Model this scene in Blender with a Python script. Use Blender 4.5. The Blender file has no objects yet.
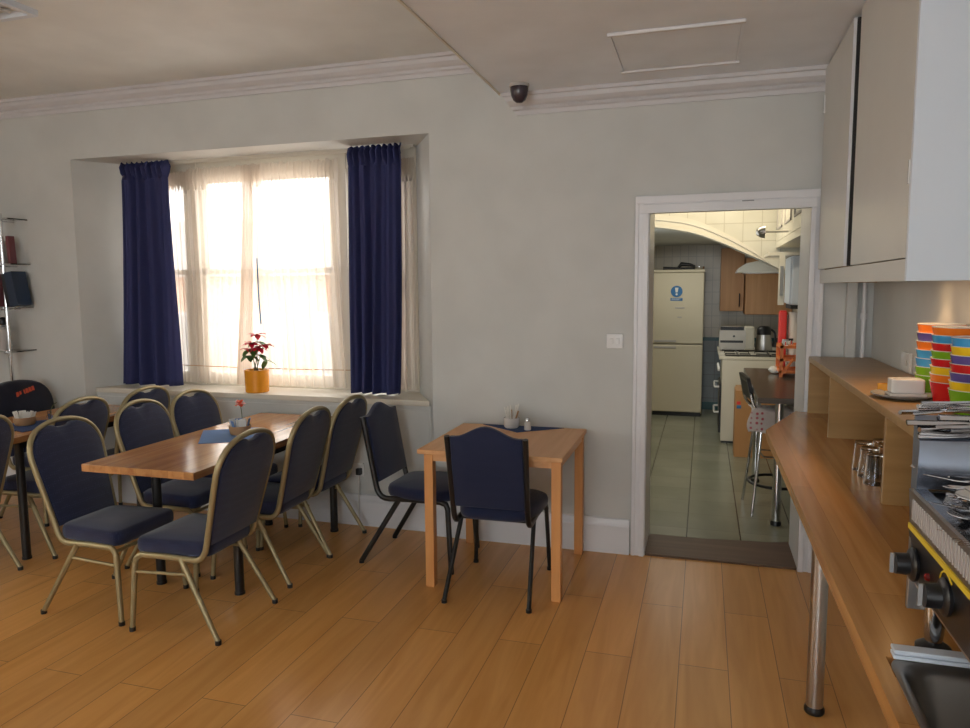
import bpy, bmesh, math, random
from mathutils import Vector, Matrix
from math import pi, sin, cos, radians

random.seed(7)
S = bpy.context.scene
COL = S.collection

# ------------------------------------------------------------------ camera
cam_d = bpy.data.cameras.new('camera')
cam_d.sensor_width = 36.0
cam_d.lens = 721.23 * 36.0 / 970.0
cam_d.clip_start = 0.02
cam = bpy.data.objects.new('camera', cam_d)
COL.objects.link(cam)
yaw, pit, rol = -0.294268, -0.1057829, -0.0075078
fw = Vector((sin(yaw) * cos(pit), cos(yaw) * cos(pit), sin(pit)))
rt = Vector((cos(yaw), -sin(yaw), 0))
up = rt.cross(fw)
r2 = cos(rol) * rt + sin(rol) * up
u2 = -sin(rol) * rt + cos(rol) * up
m = Matrix.Identity(4)
for i in range(3):
    m[i][0], m[i][1], m[i][2] = r2[i], u2[i], -fw[i]
m[2][3] = 1.58
cam.matrix_world = m
S.camera = cam

# ------------------------------------------------------------------ light
S.view_settings.view_transform = 'Standard'
S.view_settings.look = 'None'
S.view_settings.exposure = -0.30
S.view_settings.gamma = 1.0
S.view_settings.use_curve_mapping = False

w = bpy.data.worlds.new('sky')
S.world = w
w.use_nodes = True
nt = w.node_tree
bg = nt.nodes['Background']
bg.inputs[0].default_value = (1.0, 0.98, 0.95, 1)
bg.inputs[1].default_value = 6.0


def area(name, loc, rot, sx, sy, power, col, spread=180):
    d = bpy.data.lights.new(name, 'AREA')
    d.shape = 'RECTANGLE'
    d.size, d.size_y = sx, sy
    d.energy = power
    d.color = col
    d.spread = radians(spread)
    o = bpy.data.objects.new(name, d)
    o.location = loc
    o.rotation_euler = rot
    COL.objects.link(o)
    return o


# daylight through the window in view, plus fill lights added in the unseen rear wall's openings
area('daylight_window', (-3.0, 4.85, 1.75), (radians(-78), 0, 0), 2.0, 1.6, 42, (1.0, 0.98, 0.95))
area('fill_rear_left', (-3.6, -3.42, 1.6), (radians(90), 0, 0), 2.2, 1.5, 5, (1.0, 0.94, 0.82))
area('fill_rear_right', (-0.6, -3.42, 1.6), (radians(106), 0, 0), 1.8, 1.5, 66, (0.82, 0.93, 1.0))
area('daylight_left', (-6.12, 0.3, 1.7), (0, radians(-75), 0), 1.3, 1.3, 20, (1.0, 0.90, 0.70), 115)
# kitchen: unseen fill lights at the side and back, a warm lamp on the tiled arch wall
area('kitchen_side_fill', (-0.75, 6.2, 1.6), (0, radians(-90), 0), 1.2, 1.2, 9, (0.96, 1.0, 0.95))
area('kitchen_back_fill', (-0.3, 8.3, 2.02), (0, 0, 0), 0.9, 0.12, 9, (1.0, 0.96, 0.84))
area('kitchen_arch_tube', (0.0, 5.55, 2.5), (radians(48), 0, 0), 1.0, 0.10, 17, (1.0, 0.86, 0.60))


# ------------------------------------------------------------------ materials
def mat(name, col, rough=0.5, metal=0.0, spec=0.5, **kw):
    mm = bpy.data.materials.new(name)
    mm.use_nodes = True
    b = mm.node_tree.nodes['Principled BSDF']
    b.inputs['Base Color'].default_value = (*col, 1)
    b.inputs['Roughness'].default_value = rough
    b.inputs['Metallic'].default_value = metal
    b.inputs['Specular IOR Level'].default_value = spec
    for k, v in kw.items():
        b.inputs[k.replace('_', ' ')].default_value = v
    return mm


def nd(mm, t, **kw):
    n = mm.node_tree.nodes.new(t)
    for k, v in kw.items():
        setattr(n, k, v)
    return n


def lk(mm, a, b):
    mm.node_tree.links.new(a, b)


def bsdf(mm):
    return mm.node_tree.nodes['Principled BSDF']


def ramp(mm, fac, stops, interp='LINEAR'):
    r = nd(mm, 'ShaderNodeValToRGB')
    r.color_ramp.interpolation = interp
    e = r.color_ramp.elements
    while len(e) < len(stops):
        e.new(0.5)
    for x, (p, c) in zip(e, stops):
        x.position = p
        x.color = (*c, 1)
    lk(mm, fac, r.inputs[0])
    return r


def mapping(mm, scale=(1, 1, 1), loc=(0, 0, 0), rot=(0, 0, 0), src='Object'):
    tc = nd(mm, 'ShaderNodeTexCoord')
    mp = nd(mm, 'ShaderNodeMapping')
    mp.inputs['Scale'].default_value = scale
    mp.inputs['Location'].default_value = loc
    mp.inputs['Rotation'].default_value = rot
    lk(mm, tc.outputs[src], mp.inputs[0])
    return mp.outputs[0]


def bump(mm, h, strength=0.2, dist=0.01):
    b = nd(mm, 'ShaderNodeBump')
    b.inputs['Strength'].default_value = strength
    b.inputs['Distance'].default_value = dist
    lk(mm, h, b.inputs['Height'])
    lk(mm, b.outputs[0], bsdf(mm).inputs['Normal'])


def mixc(mm, a, b, fac, mode='MIX'):
    x = nd(mm, 'ShaderNodeMix', data_type='RGBA', blend_type=mode)
    if isinstance(fac, float):
        x.inputs[0].default_value = fac
    else:
        lk(mm, fac, x.inputs[0])
    for i, v in ((6, a), (7, b)):
        if isinstance(v, tuple):
            x.inputs[i].default_value = (*v, 1)
        else:
            lk(mm, v, x.inputs[i])
    return x.outputs[2]


def paint(name, col, rough=0.55, var=0.04, sc=3.0):
    mm = mat(name, col, rough)
    n = nd(mm, 'ShaderNodeTexNoise')
    n.inputs['Scale'].default_value = sc
    n.inputs['Detail'].default_value = 4
    lk(mm, mapping(mm), n.inputs['Vector'])
    a = tuple(c * (1 - var) for c in col)
    b = tuple(min(1, c * (1 + var)) for c in col)
    r = ramp(mm, n.outputs['Fac'], [(0.35, a), (0.65, b)])
    lk(mm, r.outputs[0], bsdf(mm).inputs['Base Color'])
    n2 = nd(mm, 'ShaderNodeTexNoise')
    n2.inputs['Scale'].default_value = 120
    lk(mm, mapping(mm), n2.inputs['Vector'])
    bump(mm, n2.outputs['Fac'], 0.05, 0.002)
    return mm


def wood(name, c1, c2, axis='Y', rough=0.35, strip=0.0, seed=0.0, length=0.6):
    """timber: fine grain stretched along one axis; strip > 0 gives butcher-block staves of that width"""
    mm = mat(name, c1, rough)
    sc = {'X': (1.2, 22, 22), 'Y': (22, 1.2, 22), 'Z': (22, 22, 1.2)}[axis]
    n = nd(mm, 'ShaderNodeTexNoise')
    n.inputs['Scale'].default_value = 1.0
    n.inputs['Detail'].default_value = 6
    n.inputs['Distortion'].default_value = 0.6
    lk(mm, mapping(mm, sc, (seed, seed * 2, seed)), n.inputs['Vector'])
    r = ramp(mm, n.outputs['Fac'], [(0.28, c1), (0.72, c2)])
    out = r.outputs[0]
    if strip:
        rot = (0, 0, 0) if axis == 'X' else (0, 0, radians(90))
        br = nd(mm, 'ShaderNodeTexBrick')
        br.offset = 0.37
        br.inputs['Scale'].default_value = 1.0
        br.inputs['Brick Width'].default_value = length
        br.inputs['Row Height'].default_value = strip
        br.inputs['Mortar Size'].default_value = 0.0006
        br.inputs['Color1'].default_value = (0.78, 0.76, 0.74, 1)
        br.inputs['Color2'].default_value = (1.12, 1.12, 1.1, 1)
        br.inputs['Mortar'].default_value = (0.6, 0.55, 0.5, 1)
        lk(mm, mapping(mm, rot=rot), br.inputs['Vector'])
        out = mixc(mm, out, br.outputs['Color'], 1.0, 'MULTIPLY')
    lk(mm, out, bsdf(mm).inputs['Base Color'])
    bump(mm, n.outputs['Fac'], 0.04, 0.003)
    return mm


def tiles(name, c1, c2, grout, w_, h_, rough=0.3, rot=(0, 0, 0), off=0.0, size=0.004, loc=(0, 0, 0)):
    mm = mat(name, c1, rough)
    br = nd(mm, 'ShaderNodeTexBrick')
    br.offset = off
    br.inputs['Scale'].default_value = 1.0
    br.inputs['Brick Width'].default_value = w_
    br.inputs['Row Height'].default_value = h_
    br.inputs['Mortar Size'].default_value = size
    br.inputs['Color1'].default_value = (*c1, 1)
    br.inputs['Color2'].default_value = (*c2, 1)
    br.inputs['Mortar'].default_value = (*grout, 1)
    lk(mm, mapping(mm, rot=rot, loc=loc), br.inputs['Vector'])
    n = nd(mm, 'ShaderNodeTexNoise')
    n.inputs['Scale'].default_value = 2.5
    n.inputs['Detail'].default_value = 5
    lk(mm, mapping(mm), n.inputs['Vector'])
    rr = ramp(mm, n.outputs['Fac'], [(0.3, (0.86, 0.86, 0.84)), (0.7, (1.05, 1.05, 1.04))])
    lk(mm, mixc(mm, br.outputs['Color'], rr.outputs[0], 1.0, 'MULTIPLY'), bsdf(mm).inputs['Base Color'])
    bump(mm, br.outputs['Fac'], -0.3, 0.002)
    return mm


def fabric(name, c, dots=None, rough=0.9, scale=90):
    mm = mat(name, c, rough, spec=0.2)
    mp = mapping(mm, (scale, scale, scale))
    v = nd(mm, 'ShaderNodeTexVoronoi')
    v.inputs['Scale'].default_value = 1.0
    v.inputs['Randomness'].default_value = 0.25
    lk(mm, mp, v.inputs['Vector'])
    d = dots or tuple(x * 1.5 for x in c)
    r = ramp(mm, v.outputs['Distance'], [(0.18, d), (0.34, c)])
    lk(mm, r.outputs[0], bsdf(mm).inputs['Base Color'])
    bsdf(mm).inputs['Sheen Weight'].default_value = 0.25
    bsdf(mm).inputs['Sheen Roughness'].default_value = 0.5
    n = nd(mm, 'ShaderNodeTexNoise')
    n.inputs['Scale'].default_value = 300
    lk(mm, mapping(mm), n.inputs['Vector'])
    bump(mm, n.outputs['Fac'], 0.25, 0.003)
    return mm


def brushed(name, c, rough=0.3):
    mm = mat(name, c, rough, 1.0)
    n = nd(mm, 'ShaderNodeTexNoise')
    n.inputs['Scale'].default_value = 1
    lk(mm, mapping(mm, (3, 3, 300)), n.inputs['Vector'])
    r = ramp(mm, n.outputs['Fac'], [(0.3, (rough * .8,) * 3), (0.7, (rough * 1.25,) * 3)])
    lk(mm, r.outputs[0], bsdf(mm).inputs['Roughness'])
    return mm


M = {}
M['wall'] = paint('wall_paint', (0.565, 0.572, 0.550))
M['ceil'] = paint('ceiling_paint', (0.74, 0.76, 0.75), 0.6)
M['ceil2'] = paint('lowered_ceiling_cool_tint', (0.82, 0.87, 0.94), 0.6)  # bluish tint stands in for cool light on the lowered ceiling
M['cornice'] = paint('cornice_paint', (0.60, 0.59, 0.60), 0.5, 0.02)
M['white'] = paint('white_gloss', (0.72, 0.72, 0.74), 0.35, 0.02)
M['cream'] = paint('cream_gloss', (0.66, 0.62, 0.53), 0.35, 0.02)
M['cabwhite'] = paint('cabinet_side_lit', (0.64, 0.69, 0.76), 0.4, 0.01)  # bluish light on the cupboard's near side is put into this colour
M['cabfront'] = paint('cabinet_front', (0.60, 0.58, 0.54), 0.4, 0.02)
M['pine'] = wood('pine', (0.62, 0.31, 0.12), (0.74, 0.42, 0.20), 'Y', 0.4)
M['pinez'] = wood('pine_leg', (0.62, 0.27, 0.08), (0.70, 0.34, 0.12), 'Z', 0.4)
M['top'] = wood('table_block', (0.36, 0.155, 0.06), (0.56, 0.29, 0.12), 'Y', 0.16, 0.09, 3.0, 0.9)
M['counter'] = wood('counter_block', (0.42, 0.19, 0.055), (0.62, 0.32, 0.11), 'Y', 0.22, 0.12, 5.0, 1.4)
M['oak'] = wood('shelf_oak', (0.34, 0.20, 0.075), (0.44, 0.275, 0.115), 'X', 0.32)
M['kwood'] = wood('kitchen_wood', (0.40, 0.20, 0.08), (0.50, 0.27, 0.12), 'Z', 0.4)
M['thresh'] = wood('threshold_wood', (0.10, 0.055, 0.03), (0.15, 0.085, 0.05), 'X', 0.5)
M['card'] = mat('cardboard', (0.50, 0.25, 0.10), 0.8)
M['blackm'] = mat('black_metal', (0.012, 0.012, 0.013), 0.3)
M['blackp'] = mat('black_plastic', (0.01, 0.01, 0.012), 0.35)
M['gold'] = mat('gold_tube', (0.34, 0.285, 0.16), 0.42, 0.55)
M['chrome'] = mat('chrome', (0.72, 0.72, 0.74), 0.12, 1.0)
M['steel'] = mat('stainless', (0.52, 0.50, 0.48), 0.32, 1.0)
M['steeldark'] = mat('stainless_shiny', (0.52, 0.54, 0.58), 0.16, 1.0)
M['navy'] = fabric('navy_fabric', (0.018, 0.023, 0.060), (0.035, 0.045, 0.10))
M['navy2'] = fabric('navy_plain', (0.016, 0.022, 0.058), (0.020, 0.028, 0.068))
M['navyblack'] = fabric('dark_coat', (0.010, 0.011, 0.022), (0.012, 0.013, 0.024))
M['orange'] = mat('orange_glaze', (0.85, 0.33, 0.02), 0.25)
M['orangeplastic'] = mat('orange_plastic', (0.75, 0.20, 0.04), 0.4)
M['red'] = mat('red_bract', (0.62, 0.01, 0.04), 0.5)
M['steelblue'] = mat('steel_blue_reflection', (0.30, 0.34, 0.42), 0.2, 1.0)  # dark blue reflection on the raised end, painted into the base colour
M['steelfront'] = mat('steel_front', (0.34, 0.31, 0.28), 0.38, 1.0)
M['toast'] = mat('toaster_metal', (0.36, 0.33, 0.28), 0.35, 0.8)
M['darkred'] = mat('dark_red_lens', (0.20, 0.01, 0.01), 0.2)
M['redp'] = mat('red_plastic', (0.75, 0.03, 0.02), 0.35)
M['leaf'] = mat('green_leaf', (0.06, 0.16, 0.03), 0.5)
M['stem'] = mat('stem', (0.10, 0.12, 0.05), 0.6)
M['soil'] = mat('soil', (0.03, 0.018, 0.012), 0.9)
M['flower'] = mat('orange_petals', (0.80, 0.13, 0.06), 0.5)
M['bluenap'] = mat('blue_napkin', (0.10, 0.20, 0.42), 0.85)
M['navynap'] = mat('navy_napkin', (0.015, 0.045, 0.15), 0.85)
M['paper'] = mat('paper', (0.75, 0.74, 0.70), 0.7)
M['china'] = mat('china', (0.75, 0.75, 0.74), 0.15)
M['greych'] = mat('grey_china', (0.28, 0.29, 0.30), 0.2)
M['wicker'] = mat('wicker', (0.42, 0.24, 0.12), 0.7)
M['yellow'] = mat('yellow_band', (0.80, 0.58, 0.03), 0.4)
M['teal'] = mat('teal_tile', (0.02, 0.09, 0.10), 0.3)
M['worktop'] = mat('dark_worktop', (0.07, 0.06, 0.052), 0.22)
M['enamel'] = mat('white_enamel', (0.70, 0.66, 0.56), 0.25)
M['fridge'] = mat('fridge_white', (0.62, 0.56, 0.42), 0.35)
M['signblue'] = mat('sign_blue', (0.03, 0.16, 0.38), 0.4)
M['signwhite'] = mat('sign_white', (0.75, 0.75, 0.72), 0.4)
M['cord'] = mat('white_cord', (0.65, 0.64, 0.60), 0.5)
M['dome'] = mat('dome_tint', (0.045, 0.03, 0.04), 0.12)
M['slot'] = mat('dark_gap', (0.02, 0.018, 0.016), 0.7)
M['floral'] = fabric('floral_cloth', (0.68, 0.60, 0.56), (0.50, 0.10, 0.12), 0.9, 28)
M['bookred'] = mat('book_red', (0.17, 0.05, 0.06), 0.6)
M['bookblue'] = mat('folder_blue', (0.008, 0.024, 0.06), 0.5)
M['bookdark'] = mat('folder_dark', (0.015, 0.016, 0.02), 0.5)
M['bookpale'] = mat('book_pale', (0.45, 0.42, 0.40), 0.6)
M['patch'] = mat('orange_red_print', (0.62, 0.08, 0.03), 0.7)
for n_, c_ in dict(orange=(0.85, 0.20, 0.02), purple=(0.12, 0.09, 0.32), blue=(0.06, 0.36, 0.70), green=(0.20, 0.46, 0.02),
                   red=(0.62, 0.015, 0.02), yellow=(0.85, 0.58, 0.02)).items():
    M['cup_' + n_] = mat('glaze_' + n_, c_, 0.16)

g = mat('clear_glass', (1, 1, 1), 0.02)
bsdf(g).inputs['Transmission Weight'].default_value = 1.0
bsdf(g).inputs['IOR'].default_value = 1.45
M['glass'] = g
# thin window pane
gp = bpy.data.materials.new('window_pane')
gp.use_nodes = True
t_ = gp.node_tree
t_.nodes.clear()
o_ = t_.nodes.new('ShaderNodeOutputMaterial')
mx = t_.nodes.new('ShaderNodeMixShader')
tr = t_.nodes.new('ShaderNodeBsdfTransparent')
gl = t_.nodes.new('ShaderNodeBsdfGlossy')
gl.inputs['Roughness'].default_value = 0.02
mx.inputs[0].default_value = 0.06
t_.links.new(tr.outputs[0], mx.inputs[1])
t_.links.new(gl.outputs[0], mx.inputs[2])
t_.links.new(mx.outputs[0], o_.inputs[0])
M['pane'] = gp


def cloth(name, col, transp, transl, rough=0.9):
    mm = bpy.data.materials.new(name)
    mm.use_nodes = True
    t = mm.node_tree
    t.nodes.clear()
    o = t.nodes.new('ShaderNodeOutputMaterial')
    d = t.nodes.new('ShaderNodeBsdfDiffuse')
    tl = t.nodes.new('ShaderNodeBsdfTranslucent')
    tp = t.nodes.new('ShaderNodeBsdfTransparent')
    d.inputs[0].default_value = (*col, 1)
    tl.inputs[0].default_value = (*col, 1)
    m1 = t.nodes.new('ShaderNodeMixShader')
    m1.inputs[0].default_value = transl
    t.links.new(d.outputs[0], m1.inputs[1])
    t.links.new(tl.outputs[0], m1.inputs[2])
    m2 = t.nodes.new('ShaderNodeMixShader')
    # a weave seen at a glancing angle closes up: more thread, less gap
    lw = t.nodes.new('ShaderNodeLayerWeight')
    lw.inputs[0].default_value = 0.35
    mr = t.nodes.new('ShaderNodeMapRange')
    mr.inputs['From Min'].default_value = 0.0
    mr.inputs['From Max'].default_value = 0.8
    mr.inputs['To Min'].default_value = transp
    mr.inputs['To Max'].default_value = transp * 0.35
    t.links.new(lw.outputs['Facing'], mr.inputs['Value'])
    t.links.new(mr.outputs[0], m2.inputs[0])
    t.links.new(m1.outputs[0], m2.inputs[1])
    t.links.new(tp.outputs[0], m2.inputs[2])
    t.links.new(m2.outputs[0], o.inputs[0])
    return mm


M['net'] = cloth('net_voile', (0.86, 0.78, 0.69), 0.34, 0.40)
M['curtain'] = cloth('blue_curtain', (0.052, 0.058, 0.150), 0.0, 0.10)

# laminate floor
fl = mat('laminate', (0.5, 0.3, 0.14), 0.28)
br = nd(fl, 'ShaderNodeTexBrick')
br.offset = 0.58
br.inputs['Scale'].default_value = 1.0
br.inputs['Brick Width'].default_value = 1.33
br.inputs['Row Height'].default_value = 0.1965
br.inputs['Mortar Size'].default_value = 0.0016
br.inputs['Mortar Smooth'].default_value = 0.1
br.inputs['Color1'].default_value = (0.92, 0.92, 0.93, 1)
br.inputs['Color2'].default_value = (1.06, 1.05, 1.03, 1)
br.inputs['Mortar'].default_value = (0.34, 0.30, 0.28, 1)
# rows run along Y: rotate so that texture x = world y, texture y = -world x
lk(fl, mapping(fl, loc=(-2.99 + 1.33 * 3, -0.065 + 0.1965 * 60, 0), rot=(0, 0, radians(-90))), br.inputs['Vector'])
n = nd(fl, 'ShaderNodeTexNoise')
n.inputs['Scale'].default_value = 1
n.inputs['Detail'].default_value = 7
n.inputs['Distortion'].default_value = 1.2
lk(fl, mapping(fl, (14, 1.1, 1)), n.inputs['Vector'])
r = ramp(fl, n.outputs['Fac'], [(0.3, (0.60, 0.285, 0.072)), (0.7, (0.72, 0.375, 0.120))])
lk(fl, mixc(fl, r.outputs[0], br.outputs['Color'], 1.0, 'MULTIPLY'), bsdf(fl).inputs['Base Color'])
bump(fl, br.outputs['Fac'], -0.25, 0.002)
M['floor'] = fl
M['ktile'] = tiles('kitchen_floor_tile', (0.27, 0.275, 0.21), (0.27, 0.275, 0.21), (0.04, 0.04, 0.035), 0.325, 60.0, 0.25, loc=(0.07, 0.1, 0), size=0.004)
kt = M['ktile']
b2 = nd(kt, 'ShaderNodeTexBrick')
b2.offset = 0.0
for k_, v_ in (('Scale', 1.0), ('Brick Width', 0.325), ('Row Height', 0.325), ('Mortar Size', 0.003)):
    b2.inputs[k_].default_value = v_
b2.inputs['Color1'].default_value = (0.93, 0.94, 0.92, 1)
b2.inputs['Color2'].default_value = (1.06, 1.05, 1.05, 1)
b2.inputs['Mortar'].default_value = (0.78, 0.78, 0.76, 1)
lk(kt, mapping(kt, loc=(0.07, 0.1, 0)), b2.inputs['Vector'])
old = bsdf(kt).inputs['Base Color'].links[0].from_socket
lk(kt, mixc(kt, old, b2.outputs['Color'], 1.0, 'MULTIPLY'), bsdf(kt).inputs['Base Color'])
M['wtile'] = tiles('kitchen_wall_tile', (0.60, 0.55, 0.47), (0.63, 0.58, 0.50), (0.46, 0.43, 0.38), 0.10, 0.15, 0.25, rot=(radians(90), 0, 0), size=0.004)
M['atile'] = tiles('arch_wall_tile', (0.62, 0.60, 0.53), (0.64, 0.62, 0.55), (0.50, 0.47, 0.40), 0.15, 0.15, 0.3, rot=(radians(90), 0, 0), size=0.004)
M['dtile'] = tiles('dado_tile', (0.17, 0.20, 0.22), (0.19, 0.22, 0.24), (0.12, 0.13, 0.14), 0.15, 0.15, 0.25, rot=(radians(90), 0, 0), size=0.003)
M['brick'] = tiles('brickwork', (0.55, 0.24, 0.13), (0.62, 0.30, 0.18), (0.55, 0.5, 0.42), 0.225, 0.075, 0.8, rot=(radians(90), 0, 0), off=0.5, size=0.008)


# ------------------------------------------------------------------ mesh kit
class MB:
    def __init__(s):
        s.v, s.f = [], []

    def add(s, vs, fs):
        b = len(s.v)
        s.v += [tuple(p) for p in vs]
        s.f += [tuple(b + i for i in q) for q in fs]
        return s

    def box(s, x0, x1, y0, y1, z0, z1):
        vs = [(x, y, z) for x in (x0, x1) for y in (y0, y1) for z in (z0, z1)]
        return s.add(vs, [(0, 1, 3, 2), (4, 6, 7, 5), (0, 4, 5, 1), (2, 3, 7, 6), (0, 2, 6, 4), (1, 5, 7, 3)])

    def prism(s, poly, z0, z1, fn=None):
        """2D outline (u, v) pushed from z0 to z1; fn maps (u, v, w) to xyz"""
        fn = fn or (lambda u, v, w_: (u, v, w_))
        n = len(poly)
        vs = [fn(u, v, z0) for u, v in poly] + [fn(u, v, z1) for u, v in poly]
        fs = [tuple(range(n))[::-1], tuple(range(n, 2 * n))] + [(i, (i + 1) % n, n + (i + 1) % n, n + i) for i in range(n)]
        return s.add(vs, fs)

    def tube(s, pts, r, seg=10, closed=False, flat=1.0, cap=True):
        P = [Vector(p) for p in pts]
        n = len(P)
        rs = r if isinstance(r, (list, tuple)) else [r] * n
        vs = []
        prev = None
        for i in range(n):
            if closed:
                t = (P[(i + 1) % n] - P[i - 1]).normalized()
            else:
                t = (P[min(i + 1, n - 1)] - P[max(i - 1, 0)]).normalized()
            if prev is None:
                a = Vector((0, 1, 0)) if abs(t.y) < 0.9 else Vector((1, 0, 0))
            else:
                a = prev
            a = (a - a.dot(t) * t)
            if a.length < 1e-6:
                a = Vector((1, 0, 0)) - Vector((1, 0, 0)).dot(t) * t
            a.normalize()
            prev = a
            b = t.cross(a)
            for k in range(seg):
                th = 2 * pi * k / seg
                vs.append(P[i] + a * (cos(th) * rs[i] * flat) + b * (sin(th) * rs[i]))
        fs = []
        for i in range(n if closed else n - 1):
            j = (i + 1) % n
            for k in range(seg):
                fs.append((i * seg + k, i * seg + (k + 1) % seg, j * seg + (k + 1) % seg, j * seg + k))
        if not closed and cap:
            fs.append(tuple(range(seg))[::-1])
            fs.append(tuple((n - 1) * seg + k for k in range(seg)))
        return s.add(vs, fs)

    def lathe(s, prof, c=(0, 0, 0), seg=24, fn=None):
        vs, fs = [], []
        for r_, z_ in prof:
            for k in range(seg):
                th = 2 * pi * k / seg
                p = (c[0] + r_ * cos(th), c[1] + r_ * sin(th), c[2] + z_)
                vs.append(fn(*p) if fn else p)
        for i in range(len(prof) - 1):
            for k in range(seg):
                fs.append((i * seg + k, i * seg + (k + 1) % seg, (i + 1) * seg + (k + 1) % seg, (i + 1) * seg + k))
        if prof[0][0] > 0:
            fs.append(tuple(range(seg))[::-1])
        if prof[-1][0] > 0:
            fs.append(tuple((len(prof) - 1) * seg + k for k in range(seg)))
        return s.add(vs, fs)

    def grid(s, nu, nv, fn):
        vs = [fn(i / nu, j / nv) for j in range(nv + 1) for i in range(nu + 1)]
        fs = [(j * (nu + 1) + i, j * (nu + 1) + i + 1, (j + 1) * (nu + 1) + i + 1, (j + 1) * (nu + 1) + i) for j in range(nv) for i in range(nu)]
        return s.add(vs, fs)

    def pad(s, poly, t, edge, fn, crown=0.0):
        """upholstered pad: outline rounded on both faces and slightly crowned"""
        n = len(poly)
        cx = sum(p[0] for p in poly) / n
        cy = sum(p[1] for p in poly) / n
        rings = []
        for k, (ins, w_) in enumerate([(edge, -t / 2), (edge * .3, -t / 2 + edge * .3), (0, -t / 2 + edge), (0, t / 2 - edge), (edge * .3, t / 2 - edge * .3), (edge, t / 2)]):
            ring = []
            for u, v in poly:
                d = math.hypot(u - cx, v - cy) or 1
                ring.append((u - (u - cx) / d * ins, v - (v - cy) / d * ins, w_))
            rings.append(ring)
        mid = [(cx + (u - cx) * .55, cy + (v - cy) * .55, w_ + crown) for u, v, w_ in rings[-1]]
        rings.append(mid)
        midb = [(cx + (u - cx) * .55, cy + (v - cy) * .55, w_ - crown * .4) for u, v, w_ in rings[0]]
        rings.insert(0, midb)
        vs = [fn(*p) for r_ in rings for p in r_]
        vs += [fn(cx, cy, -t / 2 - crown * .5), fn(cx, cy, t / 2 + crown * 1.2)]
        K = len(rings)
        fs = [(k * n + i, k * n + (i + 1) % n, (k + 1) * n + (i + 1) % n, (k + 1) * n + i) for k in range(K - 1) for i in range(n)]
        fs += [(K * n, (i + 1) % n, i) for i in range(n)]
        fs += [(K * n + 1, (K - 1) * n + i, (K - 1) * n + (i + 1) % n) for i in range(n)]
        return s.add(vs, fs)

    def build(s, name, ma, parent=None, smooth=False, bevel=0.0, thick=0.0, mats=None, fmat=None):
        me = bpy.data.meshes.new(name)
        me.from_pydata(s.v, [], s.f)
        me.materials.append(ma)
        for x in (mats or []):
            me.materials.append(x)
        if fmat:
            for p in me.polygons:
                p.material_index = fmat(p)
        bm = bmesh.new()
        bm.from_mesh(me)
        if not thick:
            bmesh.ops.recalc_face_normals(bm, faces=bm.faces)
        bm.to_mesh(me)
        bm.free()
        if smooth:
            me.polygons.foreach_set('use_smooth', [True] * len(me.polygons))
            me.set_sharp_from_angle(angle=radians(50))
        o = bpy.data.objects.new(name, me)
        COL.objects.link(o)
        o.parent = parent
        if bevel:
            b = o.modifiers.new('bevel', 'BEVEL')
            b.width = bevel
            b.segments = 2
            b.limit_method = 'ANGLE'
        if thick:
            b = o.modifiers.new('solidify', 'SOLIDIFY')
            b.thickness = thick
        return o


def box(name, d, ma, parent=None, bevel=0.0):
    return MB().box(*d).build(name, ma, parent, bevel=bevel)


def struct(o):
    o['kind'] = 'structure'
    return o


def tag(o, label, cat, group=None):
    o['label'] = label
    o['category'] = cat
    if group:
        o['group'] = group
    return o


def thing(name, label, cat, loc=(0, 0, 0), rz=0.0, group=None):
    o = bpy.data.objects.new(name, None)
    o.empty_display_size = 0.1
    o.location = loc
    o.rotation_euler = (0, 0, rz)
    COL.objects.link(o)
    return tag(o, label, cat, group)


def copy_tree(o, parent=None):
    c = o.copy()
    COL.objects.link(c)
    c.parent = parent
    for ch in list(o.children):
        copy_tree(ch, c)
    return c


def dup(o, loc, rz, label, group=None, rot=None):
    c = copy_tree(o)
    c.location = loc
    c.rotation_euler = rot or (0, 0, rz)
    c['label'] = label
    if group:
        c['group'] = group
    return c


def bez(p0, p1, p2, n=6):
    p0, p1, p2 = Vector(p0), Vector(p1), Vector(p2)
    return [tuple((1 - t) ** 2 * p0 + 2 * t * (1 - t) * p1 + t * t * p2) for t in [i / n for i in range(n + 1)]]


def round_poly(pts, r, n=5):
    """round the corners of a 2D outline"""
    out = []
    k = len(pts)
    for i in range(k):
        p = Vector(pts[i]); a = Vector(pts[i - 1]); b = Vector(pts[(i + 1) % k])
        rr = min(r, (a - p).length * .45, (b - p).length * .45)
        s0 = p + (a - p).normalized() * rr
        s1 = p + (b - p).normalized() * rr
        for j in range(n + 1):
            t = j / n
            q = (1 - t) ** 2 * s0 + 2 * t * (1 - t) * p + t * t * s1
            out.append((q.x, q.y))
    return out


# ------------------------------------------------------------------ room shell
W = 4.21       # room face of the back wall
WK = 4.60      # kitchen face
ZC, ZS = 2.952, 2.69
XS = -1.155    # edge of the lowered ceiling
XR = 0.85
XL, YR = -6.2, -3.5

struct(box('floor', (XL, XR + .2, YR, W + .0, -0.05, 0), M['floor']))
struct(box('floor', (-4.4, -1.6, W, 4.27, -0.05, 0), M['floor']))
struct(MB().prism([(XL - .2, W), (-4.37, W), (-4.09, 4.65), (XL - .2, 4.65)], 0, ZC + .1)
       .prism([(-1.62, W), (-.315, W), (-.315, WK), (-1.9, 4.65)], 0, ZC + .1)
       .prism([(-4.37, W), (-1.62, W), (-1.9, 4.65), (-4.09, 4.65)], 2.513, ZC + .1)
         .box(-.315, .545, W, WK, 2.058, ZC + .1)
       .box(.545, XR + .2, W, WK, 0, ZC + .1)
       .build('wall_back', M['wall']))
struct(box('wall_right', (XR, XR + .2, YR, W, 0, ZC + .1), M['wall']))
struct(MB().box(XL - .2, XL, YR, -.4, 0, ZC + .1).box(XL - .2, XL, 1.0, W, 0, ZC + .1).box(XL - .2, XL, -.4, 1.0, 0, 1.0).box(XL - .2, XL, -.4, 1.0, 2.4, ZC + .1).build('wall_left', M['wall']))
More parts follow.
